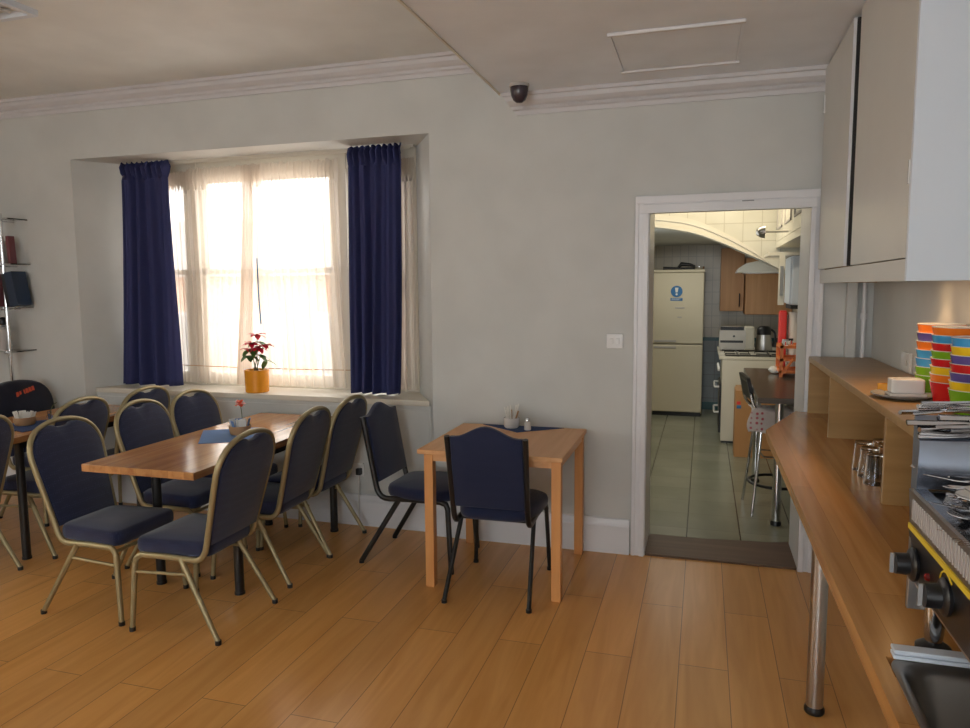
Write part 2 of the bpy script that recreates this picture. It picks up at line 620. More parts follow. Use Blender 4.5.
o = MB()
for y in (-.4, .28, .96):
    o.box(XL - .14, XL - .1, y, y + .04, 1.0, 2.4)
for z in (1.0, 1.68, 2.36):
    o.box(XL - .14, XL - .1, -.4, 1.0, z, z + .04)
o = struct(o.build('window_4', M['white']))
MB().box(XL - .125, XL - .12, -.38, .98, 1.02, 2.38).build('glass_pane', M['pane'], o)
# unseen rear wall; its two window openings are added to hold the fill lights
rw = MB().box(XL, XR, YR - .2, YR, 0, .85).box(XL, XR, YR - .2, YR, 2.35, ZC + .1)
for a, b in ((XL, -4.7), (-2.5, -1.5), (.3, XR)):
    rw.box(a, b, YR - .2, YR, .85, 2.35)
struct(rw.build('wall_rear', M['wall']))
for k, (a, b) in enumerate(((-4.7, -2.5), (-1.5, .3))):
    f = MB()
    for x in (a, (a + b) / 2 - .02, b - .04):
        f.box(x, x + .04, YR - .14, YR - .1, .85, 2.35)
    for z in (.85, 1.58, 2.31):
        f.box(a, b, YR - .14, YR - .1, z, z + .04)
    o = struct(f.build('window_%d' % (k + 2), M['white']))
    MB().box(a, b, YR - .125, YR - .12, .87, 2.33).build('glass_pane', M['pane'], o)
struct(box('ceiling', (XL, XS, YR, W, ZC, ZC + .1), M['ceil']))
struct(MB().prism([(XS, ZS), (XR, ZS), (XR, ZC + .1), (XS, ZC + .1)], YR, W, lambda u, v, w_: (u, w_, v)).build('ceiling_lowered', M['ceil2']))
# fine beading along the lowered edge
struct(box('trim_1', (XS - .006, XS + .006, YR, W - .05, ZS - .006, ZS + .004), M['cream']))

# cornices: stepped mouldings (p = projection from wall, z below ceiling)
prof = [(0, 0), (.075, 0), (.075, -.018), (.062, -.022), (.058, -.045), (.04, -.062), (.026, -.07), (.026, -.085), (.014, -.092), (.012, -.115), (0, -.115)]


def cornice(name, x0, x1, zc, mitre=0):
    mb = MB()
    n = len(prof)
    vs = [(x0 + mitre * (-z), W - p, zc + z) for p, z in prof] + [(x1, W - p, zc + z) for p, z in prof]
    mb.add(vs, [tuple(range(n))[::-1], tuple(range(n, 2 * n))] + [(i, (i + 1) % n, n + (i + 1) % n, n + i) for i in range(n)])
    x = x0 + .12
    while mitre and x < x1 - .02:          # dentil row
        mb.box(x, x + .012, W - .033, W - .02, zc - .083, zc - .073)
        x += .024
    return struct(mb.build(name, M['cornice']))


cornice('trim_2', XL, XS, ZC)
cornice('trim_3', XS, .585, ZS, 0.75)

# baseboard
bprof = [(0, 0), (.022, 0), (.022, .165), (.016, .18), (.01, .205), (0, .21)]


def skirting(name, x0, x1, y):
    n = len(bprof)
    vs = [(x0, y - p, z) for p, z in bprof] + [(x1, y - p, z) for p, z in bprof]
    return struct(MB().add(vs, [tuple(range(n)), tuple(range(n, 2 * n))[::-1]] + [(i, (i + 1) % n, n + (i + 1) % n, n + i) for i in range(n)]).build(name, M['white']))


skirting('baseboard_back', XL, -4.37, W)
skirting('baseboard_back', -1.62, -.39, W)
skirting('baseboard_back', -4.33, -1.66, 4.27)

# under-sill boxing and sill
struct(MB().prism([(-4.335, 4.27), (-1.655, 4.27), (-1.88, 4.64), (-4.1, 4.64)], 0, .825).build('wall_under_window', M['wall']))
struct(box('trim_4', (-4.315, -1.67, 4.264, 4.271, .24, .80), M['wall'], bevel=.003))
sill = MB().prism([(-4.32, 4.25), (-1.66, 4.25), (-1.89, 4.64), (-4.1, 4.64)], .825, .862)
struct(sill.build('windowsill', M['cream'], bevel=.006))

# window: three sash lights in a timber frame
win = MB()
YW0, YW1 = 4.58, 4.66
for a, b in ((-4.12, -4.02), (-3.72, -3.60), (-2.50, -2.38), (-1.98, -1.86)):
    win.box(a, b, YW0, YW1, .862, 2.518)
for a, b in ((-4.02, -3.72), (-3.60, -2.50), (-2.38, -1.98)):
    win.box(a, b, YW0 + .005, YW1 - .005, 2.40, 2.518).box(a, b, YW0 + .005, YW1 - .005, .862, .90)
win.box(-4.30, -1.70, 4.66, 4.70, 2.38, 2.60).box(-4.30, -4.02, 4.66, 4.70, .6, 2.38).box(-1.98, -1.70, 4.66, 4.70, .6, 2.38).box(-4.02, -1.98, 4.66, 4.70, .6, .862)
wo = struct(win.build('window_1', M['cream'], bevel=.004))
for a, b in ((-4.02, -3.72), (-3.60, -2.50), (-2.38, -1.98)):
    s_ = MB()
    s_.box(a, a + .04, 4.60, 4.63, .90, 1.73).box(b - .04, b, 4.60, 4.63, .90, 1.73).box(a, b, 4.60, 4.63, .90, .96).box(a, b, 4.60, 4.63, 1.69, 1.73)
    s_.box(a, a + .04, 4.63, 4.66, 1.69, 2.40).box(b - .04, b, 4.63, 4.66, 1.69, 2.40).box(a, b, 4.63, 4.66, 2.36, 2.40).box(a, b, 4.63, 4.66, 1.69, 1.73)
    if b - a > 1:
        s_.box((a + b) / 2 - .012, (a + b) / 2 + .012, 4.605, 4.625, .96, 1.70)
    s = s_.build('sash', M['cream'], wo)
    MB().box(a + .03, b - .03, 4.613, 4.616, .94, 1.70).box(a + .03, b - .03, 4.643, 4.646, 1.72, 2.37).build('glass_pane', M['pane'], s)
    MB().box((a + b) / 2 - .03, (a + b) / 2 + .03, 4.585, 4.602, 1.715, 1.735).build('sash_catch', M['chrome'], s)

# house across the street, in full daylight
hb = thing('brick_building', 'sunlit brick building across the street outside the window', 'building', (-8.5, 13, -3))
MB().box(-5, 6.5, 0, 5, 0, 4.85).build('wall', M['brick'], hb)
for i in range(6):
    for j in range(2):
        fx = -4.2 + i * 1.75
        f = MB().box(fx, fx + .9, -.04, .02, .8 + j * 2.0, 2.1 + j * 2.0).build('window', M['white'], hb)
        MB().box(fx + .06, fx + .84, -.05, -.03, .86 + j * 2.0, 2.04 + j * 2.0).build('pane', M['greych'], f)
MB().prism([(-.3, 4.85), (5.3, 4.85), (2.5, 6.3)], -5.2, 6.7, lambda u, v, w_: (w_, u, v)).build('roof', M['bookpale'], hb)
struct(box('ground_outside', (-30, 10, 4.9, 30, -3.1, -3.0), M['bookpale']))

# curtain rail + curtains
rl = tag(MB().tube([(-4.17, 4.50, 2.495), (-1.86, 4.50, 2.495)], .007).box(-4.19, -1.84, 4.49, 4.51, 2.499, 2.513).build('curtain_rail', M['cream'], smooth=True),
         'white curtain rail along the head of the window recess', 'curtain rail')


def drape(name, ma, x0t, x1t, x0b, x1b, z0, z1, y, folds, amp, seed, header=True, nu=120, nv=40, wave=0.0):
    rnd = random.Random(seed)
    ph = [rnd.uniform(0, 6.28) for _ in range(4)]

    def fn(u, v):
        z = z1 + (z0 - z1) * v
        e = v ** 1.5
        a, b = x0t + (x0b - x0t) * e, x1t + (x1b - x1t) * e
        if header and v < .06:
            k = .010 + .028 * abs(sin(v / .06 * pi))
            y_ = y + k * sin(u * folds * 2 * pi * 2.3 + ph[0]) + .004 * sin(u * 90)
            z += .007 * sin(u * 60 + ph[1])
        else:
            uu = u + .025 * sin(u * 7 + ph[1]) + .012 * sin(v * 4 + u * 9 + ph[3])
            am = amp * (.45 + .55 * v)
            y_ = y + am * sin(uu * folds * 2 * pi + ph[0]) + am * .35 * sin(uu * folds * 4.6 * pi + ph[2])
        x = a + (b - a) * u + wave * sin(v * 5 + ph[2]) * (u - .5)
        return (x, y_, z)
    o = MB().grid(nu, nv, fn).build(name, ma, smooth=True, thick=.0)
    return o


c1 = drape('curtain', M['curtain'], -4.13, -3.715, -4.225, -3.70, .872, 2.505, 4.42, 4, .040, 1)
c2 = drape('curtain', M['curtain'], -2.27, -1.89, -2.29, -1.935, .872, 2.505, 4.42, 4, .040, 5)
tag(c1, 'blue pleated curtain hanging at the left side of the window', 'curtain', 'blue window curtains')
tag(c2, 'blue pleated curtain hanging at the right side of the window', 'curtain', 'blue window curtains')
for c in (c1, c2):
    sf = c.modifiers.new('solidify', 'SOLIDIFY'); sf.thickness = .003
for o, l in ((drape('net_curtain', M['net'], -4.02, -3.66, -3.98, -3.64, .885, 2.44, 4.545, 9, .010, 11, True, 90, 20), 'white net curtain over the narrow left pane beside the left blue curtain'),
             (drape('net_curtain', M['net'], -3.66, -3.02, -3.66, -3.10, .885, 2.46, 4.545, 9, .016, 12, True, 150, 20), 'wide white net curtain over the left half of the middle pane'),
             (drape('net_curtain', M['net'], -3.12, -2.42, -3.06, -2.38, .885, 2.46, 4.525, 10, .016, 13, True, 150, 20), 'white net curtain over the right half of the middle pane, behind the potted plant'),
             (drape('net_curtain', M['net'], -3.15, -3.07, -3.27, -3.14, .885, 2.45, 4.495, 7, .012, 17, False, 60, 20), 'gathered edge of white net falling left of the red potted plant'),
             (drape('net_curtain', M['net'], -2.0, -1.86, -2.05, -1.85, .885, 2.44, 4.53, 4, .022, 14, True, 60, 20), 'white net curtain hanging right of the right blue curtain')):
    tag(o, l, 'net curtain', 'net curtains in the window')
tag(MB().tube([(-4.0 + i * .2, 4.515, 1.02 - .012 * sin(i / 10.5 * pi)) for i in range(11)], .003, 6).build('curtain_wire', M['wicker']),
    'thin wire stretched low across the window in front of the net curtains', 'wire')
tag(MB().tube([(-3.045, 4.50, 1.33), (-3.055, 4.50, 1.55), (-3.06, 4.505, 1.80)], .0045, 6).build('plant_cane', M['signblue']),
    'thin upright cane standing behind the red plant in the window', 'cane')

# poinsettia
po = thing('poinsettia', 'red poinsettia in an orange pot on the windowsill', 'potted plant', (-2.99, 4.345, .862))
MB().lathe([(.074, 0), (.080, .004), (.084, .158), (.076, .158), (.074, .14), (0, .14)], seg=32).build('pot', M['orange'], po, smooth=True)
MB().lathe([(.073, .13), (.07, .143), (0, .146)]).build('soil', M['soil'], po)
rnd = random.Random(3)


def leafshape(mb, base, d, L, wd, droop):
    d = Vector(d).normalized()
    side = d.cross(Vector((0, 0, 1)))
    if side.length < .01:
        side = Vector((1, 0, 0))
    side.normalize()
    b = Vector(base)
    rows = []
    for i in range(6):
        t = i / 5
        ww = wd * sin(pi * min(1, t * .95 + .03)) ** .8
        c = b + d * (L * t) + Vector((0, 0, -droop * t * t * L))
        rows.append([c - side * ww + Vector((0, 0, .15 * ww)), c, c + side * ww + Vector((0, 0, .15 * ww))])
    vs = [p for r_ in rows for p in r_]
    fs = [(i * 3 + k, i * 3 + k + 1, (i + 1) * 3 + k + 1, (i + 1) * 3 + k) for i in range(5) for k in (0, 1)]
    mb.add(vs, fs)


heads = [(-.03, -.01, .345), (.015, 0, .40), (.03, -.015, .31), (-.055, 0, .30), (.065, .0, .33)]
st = MB()
br_, lf = MB(), MB()
for i, h in enumerate(heads):
    b0 = (rnd.uniform(-.03, .03), rnd.uniform(-.02, .02), .13)
    st.tube(bez(b0, (h[0] * .4, h[1], .24), h), .003, 6)
    for k in range(8):
        a = k / 8 * 2 * pi + rnd.random()
        leafshape(br_, h, (cos(a), sin(a), rnd.uniform(-.1, .5)), rnd.uniform(.06, .085), .021, .35)
    if i != 4:
        for k in range(4):
            a = k / 4 * 2 * pi + rnd.random() * 2
            leafshape(lf, (h[0], h[1], h[2] - .045), (cos(a), sin(a), -.1), rnd.uniform(.06, .085), .025, .5)
leafshape(lf, (.05, 0, .16), (.6, -.3, 1), .09, .022, 0)
leafshape(lf, (.04, .0, .22), (1, .1, .25), .12, .012, .5)
st.build('stem', M['stem'], po)
br_.build('bract', M['red'], po, smooth=True)
lf.build('leaf', M['leaf'], po, smooth=True)

# door casing and lining (no leaf in the opening)
dc = MB()


def casing(mb, x0, x1, z1):
    # stepped architrave
    for p, q, d in ((0, .075, .018), (.0, .028, .028), (.055, .075, .024)):
        mb.box(x0 - q, x0 - p, W - d, W, 0, z1 + p)
        mb.box(x1 + p, x1 + q, W - d, W, 0, z1 + p)
        mb.box(x0 - q, x1 + q, W - d, W, z1 + p, z1 + q + .02)


casing(dc, -.305, .530, 1.985)
dc.box(-.318, -.300, W - .01, WK + .01, 0, 2.06).box(.530, .548, W - .01, WK + .01, 0, 2.06).box(-.318, .548, W + .02, WK + .01, 2.045, 2.06).box(-.318, .548, W - .01, W + .02, 1.985, 2.06)
struct(dc.build('door_1', M['white'], bevel=.002))
th = MB().prism([(-.30, W + .0), (.53, W + .0), (.53, WK + .04)] + [(.53 - .83 * i / 8, WK - .03 + .035 * cos(i / 8 * 3.0)) for i in range(1, 9)], 0, .012)
struct(th.build('trim_5', M['thresh']))
struct(box('floor', (-.30, .53, W, WK, -.05, -.001), M['thresh']))

# little row of screw marks above the door
tag(MB().box(.185, .245, W - .03, W - .0285, 2.030, 2.036).build('door_plate', M['greych']), 'tiny metal plate on the door casing head', 'plate')

# boxing and pipe beside the door
struct(box('trim_6', (.715, .765, W - .05, W, 0, 2.65), M['wall'], bevel=.003))
pp = thing('pipe', 'thin white vertical pipe in the corner right of the doorway', 'pipe', (.80, W - .03, 0))
MB().tube([(0, 0, .01), (0, 0, 2.6)], .011, 12).build('tube', M['white'], pp, smooth=True)
MB().tube([(0, 0, 1.40), (0, 0, 1.43)], .017, 12).box(-.012, .012, 0, .03, 1.40, 1.43).build('clip', M['white'], pp)

# light switch
sw = thing('light_switch', 'white double light switch on the wall left of the doorway', 'light switch', (-.488, W, 1.265))
box('plate', (-.047, .047, -.011, 0, -.043, .043), M['china'], sw, .003)
for x in (-.018, .018):
    box('rocker', (x - .009, x + .009, -.016, -.010, -.017, .017), M['china'], sw, .002)

# socket under the sill with plug and cord
sk = thing('plug_socket', 'wall socket with a dark plug under the window by the long table', 'socket', (-2.18, 4.262, .38))
box('plate', (-.045, .045, -.01, 0, -.045, .045), M['china'], sk, .002)
box('plug', (.0, .035, -.045, -.008, -.03, .015), M['blackp'], sk, .006)
MB().tube(bez((.018, -.03, -.03), (.02, -.05, -.2), (.01, -.03, -.35)), .004, 6).build('cord', M['cord'], sk, smooth=True)

# dome camera on ceiling
dm = thing('dome_camera', 'small dark dome camera on the lowered ceiling', 'security camera', (-1.0, 3.99, ZS))
MB().lathe([(.0, -.10), (.018, -.098), (.034, -.085), (.046, -.06), (.050, -.03), (.050, -.012)], seg=28).build('dome', M['dome'], dm, smooth=True)
MB().lathe([(.052, -.016), (.055, -.010), (.055, 0)], seg=28).build('collar', M['bookpale'], dm, smooth=True)

# ceiling hatch
ht = thing('ceiling_hatch', 'flat hatch with white edge strips in the lowered ceiling', 'hatch', (-.147, 3.63, ZS))
box('panel', (-.27, .27, -.27, .27, -.006, 0), M['ceil2'], ht)
for y in (-.30, .28):
    box('edge_strip', (-.29, .29, y, y + .022, -.014, 0), M['white'], ht, .003)
for x in (-.29, .272):
    box('side_strip', (x, x + .014, -.28, .28, -.008, 0), M['ceil2'], ht)

# ceiling light fitting, top left
cl = thing('ceiling_light', 'recessed louvred ceiling light at the top left', 'ceiling light', (-3.47, 2.32, ZC))
lf_ = MB()
for a in ((-.3, .3, -.6, -.57), (-.3, .3, .57, .6), (-.3, -.27, -.57, .57), (.27, .3, -.57, .57)):
    lf_.box(*a, -.03, 0)
lf_.build('frame', M['cabwhite'], cl)
lv = MB()
for i in range(1, 12):
    y = -.57 + i * .095
    lv.box(-.27, .27, y, y + .004, -.03, -.004)
for x in (-.09, .09):
    lv.box(x - .002, x + .002, -.57, .57, -.03, -.004)
lv.build('louvre', M['chrome'], cl)
for x in (-.18, 0, .18):
    MB().tube([(x, -.55, -.012), (x, .55, -.012)], .008, 8).build('tube', M['china'], cl)

# ------------------------------------------------------------------ long tables


def long_table(name, label, x0, x1, y0, y1, legs_y, inset=.075):
    cx, cy = (x0 + x1) / 2, (y0 + y1) / 2
    t = thing(name, label, 'table', (cx, cy, 0), 0, 'long wooden dining tables')
    hx, hy = (x1 - x0) / 2, (y1 - y0) / 2
    box('tabletop', (-hx, hx, -hy, hy, .713, .75), M['top'], t, .003)
    fr = MB()
    for sx in (-1, 1):
        fr.box(sx * (hx - .06) - .015, sx * (hx - .06) + .015, legs_y[0] - cy, hy - .04, .67, .712)
    for y in legs_y:
        fr.box(-(hx - .06), hx - .06, y - cy - .015, y - cy + .015, .67, .712)
    fr.build('underframe', M['blackm'], t)
    for y in legs_y:
        for sx in (-1, 1):
            l = MB().tube([(sx * (hx - inset), y - cy, .012), (sx * (hx - inset), y - cy, .70)], .024, 14).build('leg', M['blackm'], t, smooth=True)
            MB().tube([(sx * (hx - inset), y - cy, 0), (sx * (hx - inset), y - cy, .014)], .027, 14).build('foot_cap', M['blackp'], l, smooth=True)
    return t


long_table('dining_table', 'long wooden dining table in the middle with black legs, nearer the camera', -2.85, -2.207, 2.69, 4.17, (3.09, 4.10))
long_table('dining_table', 'long wooden dining table at the left edge behind the nearer chairs', -4.38, -3.735, 2.72, 4.19, (3.17, 4.08))

# ------------------------------------------------------------------ banquet chair (faces local +x)


def back_x(z):
    return -.175 - (z - .47) * .27


def arch_half(n=9):
    """half outline of the back from the waist up to the crown: (y, z)"""
    pts = [(.182, .42), (.195, .56), (.208, .69), (.214, .765)]
    for c in ([(.214, .765), (.213, .850), (.150, .893)], [(.150, .893), (.085, .928), (0, .928)]):
        for i in range(1, 6):
            t = i / 5
            pts.append(tuple((1 - t) ** 2 * c[0][k] + 2 * t * (1 - t) * c[1][k] + t * t * c[2][k] for k in (0, 1)))
    return pts


def banquet_chair(label, group):
    t = thing('banquet_chair', label, 'chair', (0, 0, 0), 0, group)
    half = arch_half()
    side = [(.215, .207, .320), (.205, .205, .350), (.180, .20, .367), (.05, .194, .367), (-.09, .186, .360)]
    side += bez((-.09, .186, .360), (-.150, .182, .355), (back_x(.435), .184, .435), 5)[1:]
    path = side + [(back_x(z), y, z) for y, z in half[1:]]
    full = path + [(x, -y, z) for x, y, z in path[::-1][1:]]
    MB().tube(full, .0145, 10, flat=.85).build('frame', M['gold'], t, smooth=True)
    for sy in (-1, 1):
        for a, b in (((.213, .207, .335), (.236, .222, .012)), ((-.03, .192, .363), (-.235, .224, .012))):
            a = (a[0], a[1] * sy, a[2]); b = (b[0], b[1] * sy, b[2])
            mid = tuple((a[i] * .8 + b[i] * .2) for i in range(3))
            l = MB().tube([a, mid, b], [.0145, .0135, .012], 10).build('leg', M['gold'], t, smooth=True)
            MB().tube([(b[0], b[1], 0), (b[0], b[1], .020)], .0145, 10).build('foot_cap', M['blackp'], l, smooth=True)
        MB().tube([(.217, .209 * sy, .285), (-.085, .197 * sy, .295)], .008, 8).build('stretcher', M['gold'], t, smooth=True)
    MB().tube([(.205, -.20, .350), (.205, .20, .350)], .009, 8).build('crossbar', M['gold'], t, smooth=True)
    MB().tube([(-.08, -.185, .354), (-.08, .185, .354)], .009, 8).build('crossbar', M['gold'], t, smooth=True)
    seat = round_poly([(-.165, -.176), (.222, -.208), (.222, .208), (-.165, .176)], .06)
    MB().pad(seat, .076, .022, lambda u, v, w_: (u, v, w_ + .406), .010).build('seat', M['navy'], t, smooth=True)
    hp = [(y - .010, z - .006 if z > .8 else z) for y, z in half]
    hp = [(y, z) for y, z in hp if y > .055]
    out = [(hp[0][0], .432)] + hp[1:] + [(.052, .905), (.038, .895), (.0, .892)]
    outline = out + [(-y, z) for y, z in out[::-1][1:]]
    MB().pad(outline, .036, .010, lambda u, v, w_: (back_x(v) + w_, u, v), .008).build('backrest', M['navy'], t, smooth=True)
    return t


G = 'banquet chairs around the long tables'
ch = banquet_chair('nearest gold-framed chair left of the middle table, seat pushed under its corner', G)
ch.location = (-2.840, 2.85, 0)
ch.rotation_euler = (0, 0, radians(0))
spots = [
    (-2.885, 3.437, 1, 'second gold-framed chair on the left side of the middle table'),
    (-2.870, 3.864, -1, 'third gold-framed chair on the left side of the middle table, closest to the window'),
    (-2.278, 2.82, 180, 'gold-framed chair at the near right corner of the middle table, back to camera'),
    (-2.315, 3.445, 182, 'gold-framed chair halfway along the right side of the middle table'),
    (-2.310, 3.895, 180, 'gold-framed chair right of the middle table, furthest back, beside the black chair'),
    (-3.925, 2.80, 180, 'gold-framed chair cut off by the left edge of the photo'),
    (-3.885, 3.435, 181, 'gold-framed chair between the two long tables, behind the nearest left chair'),
    (-3.865, 3.96, 178, 'gold-framed chair between the tables by the window, only its top showing'),
]
for x, y, a, l in spots:
    dup(ch, (x, y, 0), radians(a), l)
cc = dup(ch, (-4.42, 3.91, 0), radians(-6), 'gold-framed chair in the far left corner with a dark coat over it')
# coat over that chair
ct = thing('coat', 'dark jacket with an orange-red print hung over the corner chair', 'coat', (-4.42, 3.91, 0), radians(-6))
half = arch_half()
outc = [(.228, .56)] + [(y + .016, z + .014) for y, z in half[2:]]
outl = outc + [(-y, z) for y, z in outc[::-1][1:]]
MB().pad(outl, .075, .022, lambda u, v, w_: (back_x(v) + w_ + .004 * sin(u * 40 + v * 9), u, v), .006).build('shell', M['navyblack'], ct, smooth=True)
lt = MB()
for i in range(6):       # the print reads as a slanted row of blocky strokes
    y = -.050 + i * .024
    z = .845 + i * .006
    lt.prism([(y, z - .014), (y + .022, z - .012), (y + .020, z + .020), (y + .004, z + .017)], .0445, .0475, lambda u, v, w_: (back_x(v) + w_, u, v))
lt.build('print', M['patch'], ct)

# ------------------------------------------------------------------ black stacking chair (faces local +x)


def bbx(z):
    return -.205 - (z - .47) * .19


def black_chair(label):
    t = thing('stacking_chair', label, 'chair', (0, 0, 0), 0, 'black-framed chairs at the pine table')
    for sy in (-1, 1):
        side = [(.240, .200, .355), (.227, .198, .387), (.19, .195, .397), (0, .193, .395), (-.12, .193, .388)]
        side += bez((-.12, .193, .388), (-.190, .193, .382), (bbx(.46), .193, .46), 5)[1:]
        side += [(bbx(.7), .196, .70), (bbx(.852), .199, .852)]
        MB().tube([(x, y * sy, z) for x, y, z in side], .0165, 10, flat=.85).build('side_frame', M['blackm'], t, smooth=True)
        for a, b in (((.238, .20, .37), (.262, .216, .012)), ((-.06, .194, .388), (-.295, .218, .012))):
            l = MB().tube([(a[0], a[1] * sy, a[2]), (b[0], b[1] * sy, b[2])], .0155, 10, flat=.75).build('leg', M['blackm'], t, smooth=True)
            MB().tube([(b[0], b[1] * sy, 0), (b[0], b[1] * sy, .016)], .015, 10).build('foot_cap', M['blackp'], l, smooth=True)
    MB().tube([(.20, -.19, .388), (.20, .19, .388)], .009, 8).build('crossbar', M['blackm'], t, smooth=True)
    MB().tube([(-.10, -.19, .388), (-.10, .19, .388)], .009, 8).build('crossbar', M['blackm'], t, smooth=True)
    seat = round_poly([(-.16, -.172), (.0, -.222), (.20, -.225), (.265, -.15), (.265, .15), (.20, .225), (0, .222), (-.16, .172)], .07)
    MB().pad(seat, .070, .024, lambda u, v, w_: (u, v, w_ + .428), .014).build('seat', M['navy2'], t, smooth=True)
    top = []
    for i in range(17):      # camel-hump top
        y = .184 - i * .368 / 16
        top.append((y, .852 + .056 * (0.5 + 0.5 * cos(min(1, abs(y) / .165) * pi))))
    outline = [(.181, .478), (.185, .70)] + top + [(-.185, .70), (-.181, .478)]
    MB().pad(outline, .034, .009, lambda u, v, w_: (bbx(v) + .008 + w_, u, v), .008).build('backrest', M['navy2'], t, smooth=True)
    return t


bc = black_chair('black-framed chair with its back to the camera, in front of the pine table')
bc.location = (-1.006, 3.58, 0)
bc.rotation_euler = (0, 0, radians(91))
dup(bc, (-1.560, 3.86, 0), radians(-2), 'black-framed chair at the left side of the pine table, facing right')

# ------------------------------------------------------------------ pine table
pt = thing('pine_table', 'small square pine table against the wall', 'table', (-1.03, 3.78, 0))
box('tabletop', (-.373, .390, -.380, .378, .726, .75), M['pine'], pt, .004)
for sx in (-1, 1):
    for sy in (-1, 1):
        x, y = sx * .338 + .012, sy * .338 + .022
        box('leg', (x - .024, x + .024, y - .024, y + .024, 0, .726), M['pinez'], pt, .002)
for a in ((-.305, .328, -.335, -.317), (-.305, .328, .340, .358), (-.345, -.327, -.294, .336), (.351, .369, -.294, .336)):
    box('apron', (*a, .684, .726), M['pine'], pt)

tag(MB().prism([(-1.27, 4.145), (-.77, 4.145), (-1.01, 3.955)], .750, .753).build('napkin', M['navynap']), 'dark blue triangular cloth on the pine table', 'napkin')
jr = thing('sugar_jar', 'white jar of sachets and stirrers on the pine table', 'jar', (-1.075, 4.08, .753))
MB().lathe([(.038, 0), (.046, .01), (.047, .06), (.043, .06), (.042, .012), (0, .01)], seg=20).build('pot', M['china'], jr, smooth=True)
for i in range(9):
    a = i * 2.4
    r_ = .022
    x, y = r_ * cos(a), r_ * sin(a)
    MB().tube([(x * .6, y * .6, .015), (x * 1.9, y * 1.9, .10 + .02 * (i % 3))], .005, 5).build('sachet', M['paper'] if i % 3 else M['wicker'], jr)
sh = thing('salt_shaker', 'small white shaker on the pine table right of the jar', 'shaker', (-.965, 4.03, .753))
MB().lathe([(.019, 0), (.021, .005), (.019, .045), (.012, .05), (.012, .052)], seg=16).build('body', M['china'], sh, smooth=True)
MB().lathe([(.014, .05), (.014, .066), (.008, .072), (0, .072)], seg=16).build('cap', M['chrome'], sh, smooth=True)

# ------------------------------------------------------------------ things on long tables
tag(MB().prism([(-2.87 + .06, 3.53), (-2.60, 3.22), (-2.33, 3.38), (-2.55, 3.70)], .75, .753).build('napkin', M['bluenap']), 'blue napkin spread on the middle table under the sachet pot', 'napkin')


def sachet_pot(name, label, loc, base, n_, seed):
    t = thing(name, label, 'pot', loc)
    rnd = random.Random(seed)
    MB().lathe([(.050, 0), (.056, .008), (.063, .05), (.059, .05), (.050, .012), (0, .010)], seg=24).build('bowl', base, t, smooth=True)
    for i in range(n_):
        a = i / n_ * 2 * pi
        r_ = .012 + .024 * (i % 2)
        x, y = r_ * cos(a), r_ * sin(a)
        s_ = MB()
        d = Vector((cos(a + 1.3), sin(a + 1.3), 0)) * .020
        tl = Vector((x * .5, y * .5, .055 + .012 * rnd.random()))
        p = Vector((x, y, .022))
        s_.add([p - d, p + d, p + d + tl, p - d + tl], [(0, 1, 2, 3)])
        o = s_.build('sachet', (M['paper'], M['bluenap'], M['paper'])[i % 3], t)
        sf = o.modifiers.new('s', 'SOLIDIFY'); sf.thickness = .003
    return t


sachet_pot('sachet_pot', 'round pot of blue and white sachets on the middle table', (-2.535, 3.50, .753), M['wicker'], 10, 2)


def bud_vase(label, loc, col, h=.12, bend=0.0, r_=.03):
    t = thing('bud_vase', label, 'vase', loc)
    MB().lathe([(.018, 0), (.022, .01), (.020, .035), (.011, .055), (.012, .07), (.009, .07), (.009, .05), (0, .01)], seg=16).build('vase', M['glass'], t, smooth=True)
    MB().tube(bez((0, 0, .01), (0, 0, h * .8), (bend, 0, h), 5), .0022, 6).build('stem', M['stem'], t)
    if col:
        f = MB()
        rr = random.Random(9)
        for k in range(26):
            a = rr.random() * 6.28
            el = rr.uniform(-.3, 1.1)
            leafshape(f, (bend, 0, h), (cos(a) * cos(el), sin(a) * cos(el), sin(el)), r_, .011, .1)
        f.build('flower', col, t, smooth=True)
    return t


bud_vase('small glass vase with an orange-red flower on the middle table', (-2.585, 3.595, .753), M['flower'], .155, -.012, .036)
tag(MB().prism([(-4.20, 3.32), (-3.83, 3.22), (-3.80, 3.50), (-4.02, 3.60)], .75, .753).build('napkin', M['navynap']), 'dark blue napkin on the left table under the basket of packets', 'napkin')
bk = sachet_pot('sachet_pot', 'wicker basket of white packets on the left table', (-4.02, 3.40, .753), M['wicker'], 12, 4)
for c in bk.children:
    if c.name.startswith('sachet'):
        c.data.materials[0] = M['paper']
bud_vase('small vase with a bent stalk on the left table beside the wicker basket', (-3.93, 3.50, .753), None, .13, .06)

# ------------------------------------------------------------------ chrome shelf unit, left
su = thing('shelf_unit', 'chrome shelf unit with glass shelves at the left edge', 'shelf unit', (-4.915, 4.08, 0))
for x in (0, -.62):
    for y in (0,):
        MB().tube([(x, y, 0), (x, y, 2.14)], .014, 12).build('pole', M['chrome'], su, smooth=True)
for z in (.35, .76, 1.135, 1.455, 1.77, 2.095):
    s = box('shelf', (-.75, .125, -.05, .115, z, z + .008), M['glass'], su)
    MB().tube([(0, -.045, z - .01), (0, .11, z - .01)], .006, 8).tube([(-.62, -.045, z - .01), (-.62, .11, z - .01)], .006, 8).build('bracket', M['chrome'], s, smooth=True)
for i, (z, h) in enumerate([(.55, 0), (1.30, 0), (1.62, 0)]):
    MB().tube([(-.62, 0, z), (0, 0, z)], .006, 8).build('rung', M['chrome'], su, smooth=True)


def book(name, label, x, z, wd, h, d, ma, tilt, cat='book', group='books on the chrome shelf unit'):
    o = MB().box(0, wd, -d / 2, d / 2, 0, h).build(name, ma, bevel=.002)
    o.location = (x, 4.115, z)
    o.rotation_euler = (0, radians(tilt), 0)
    return tag(o, label, cat, group)


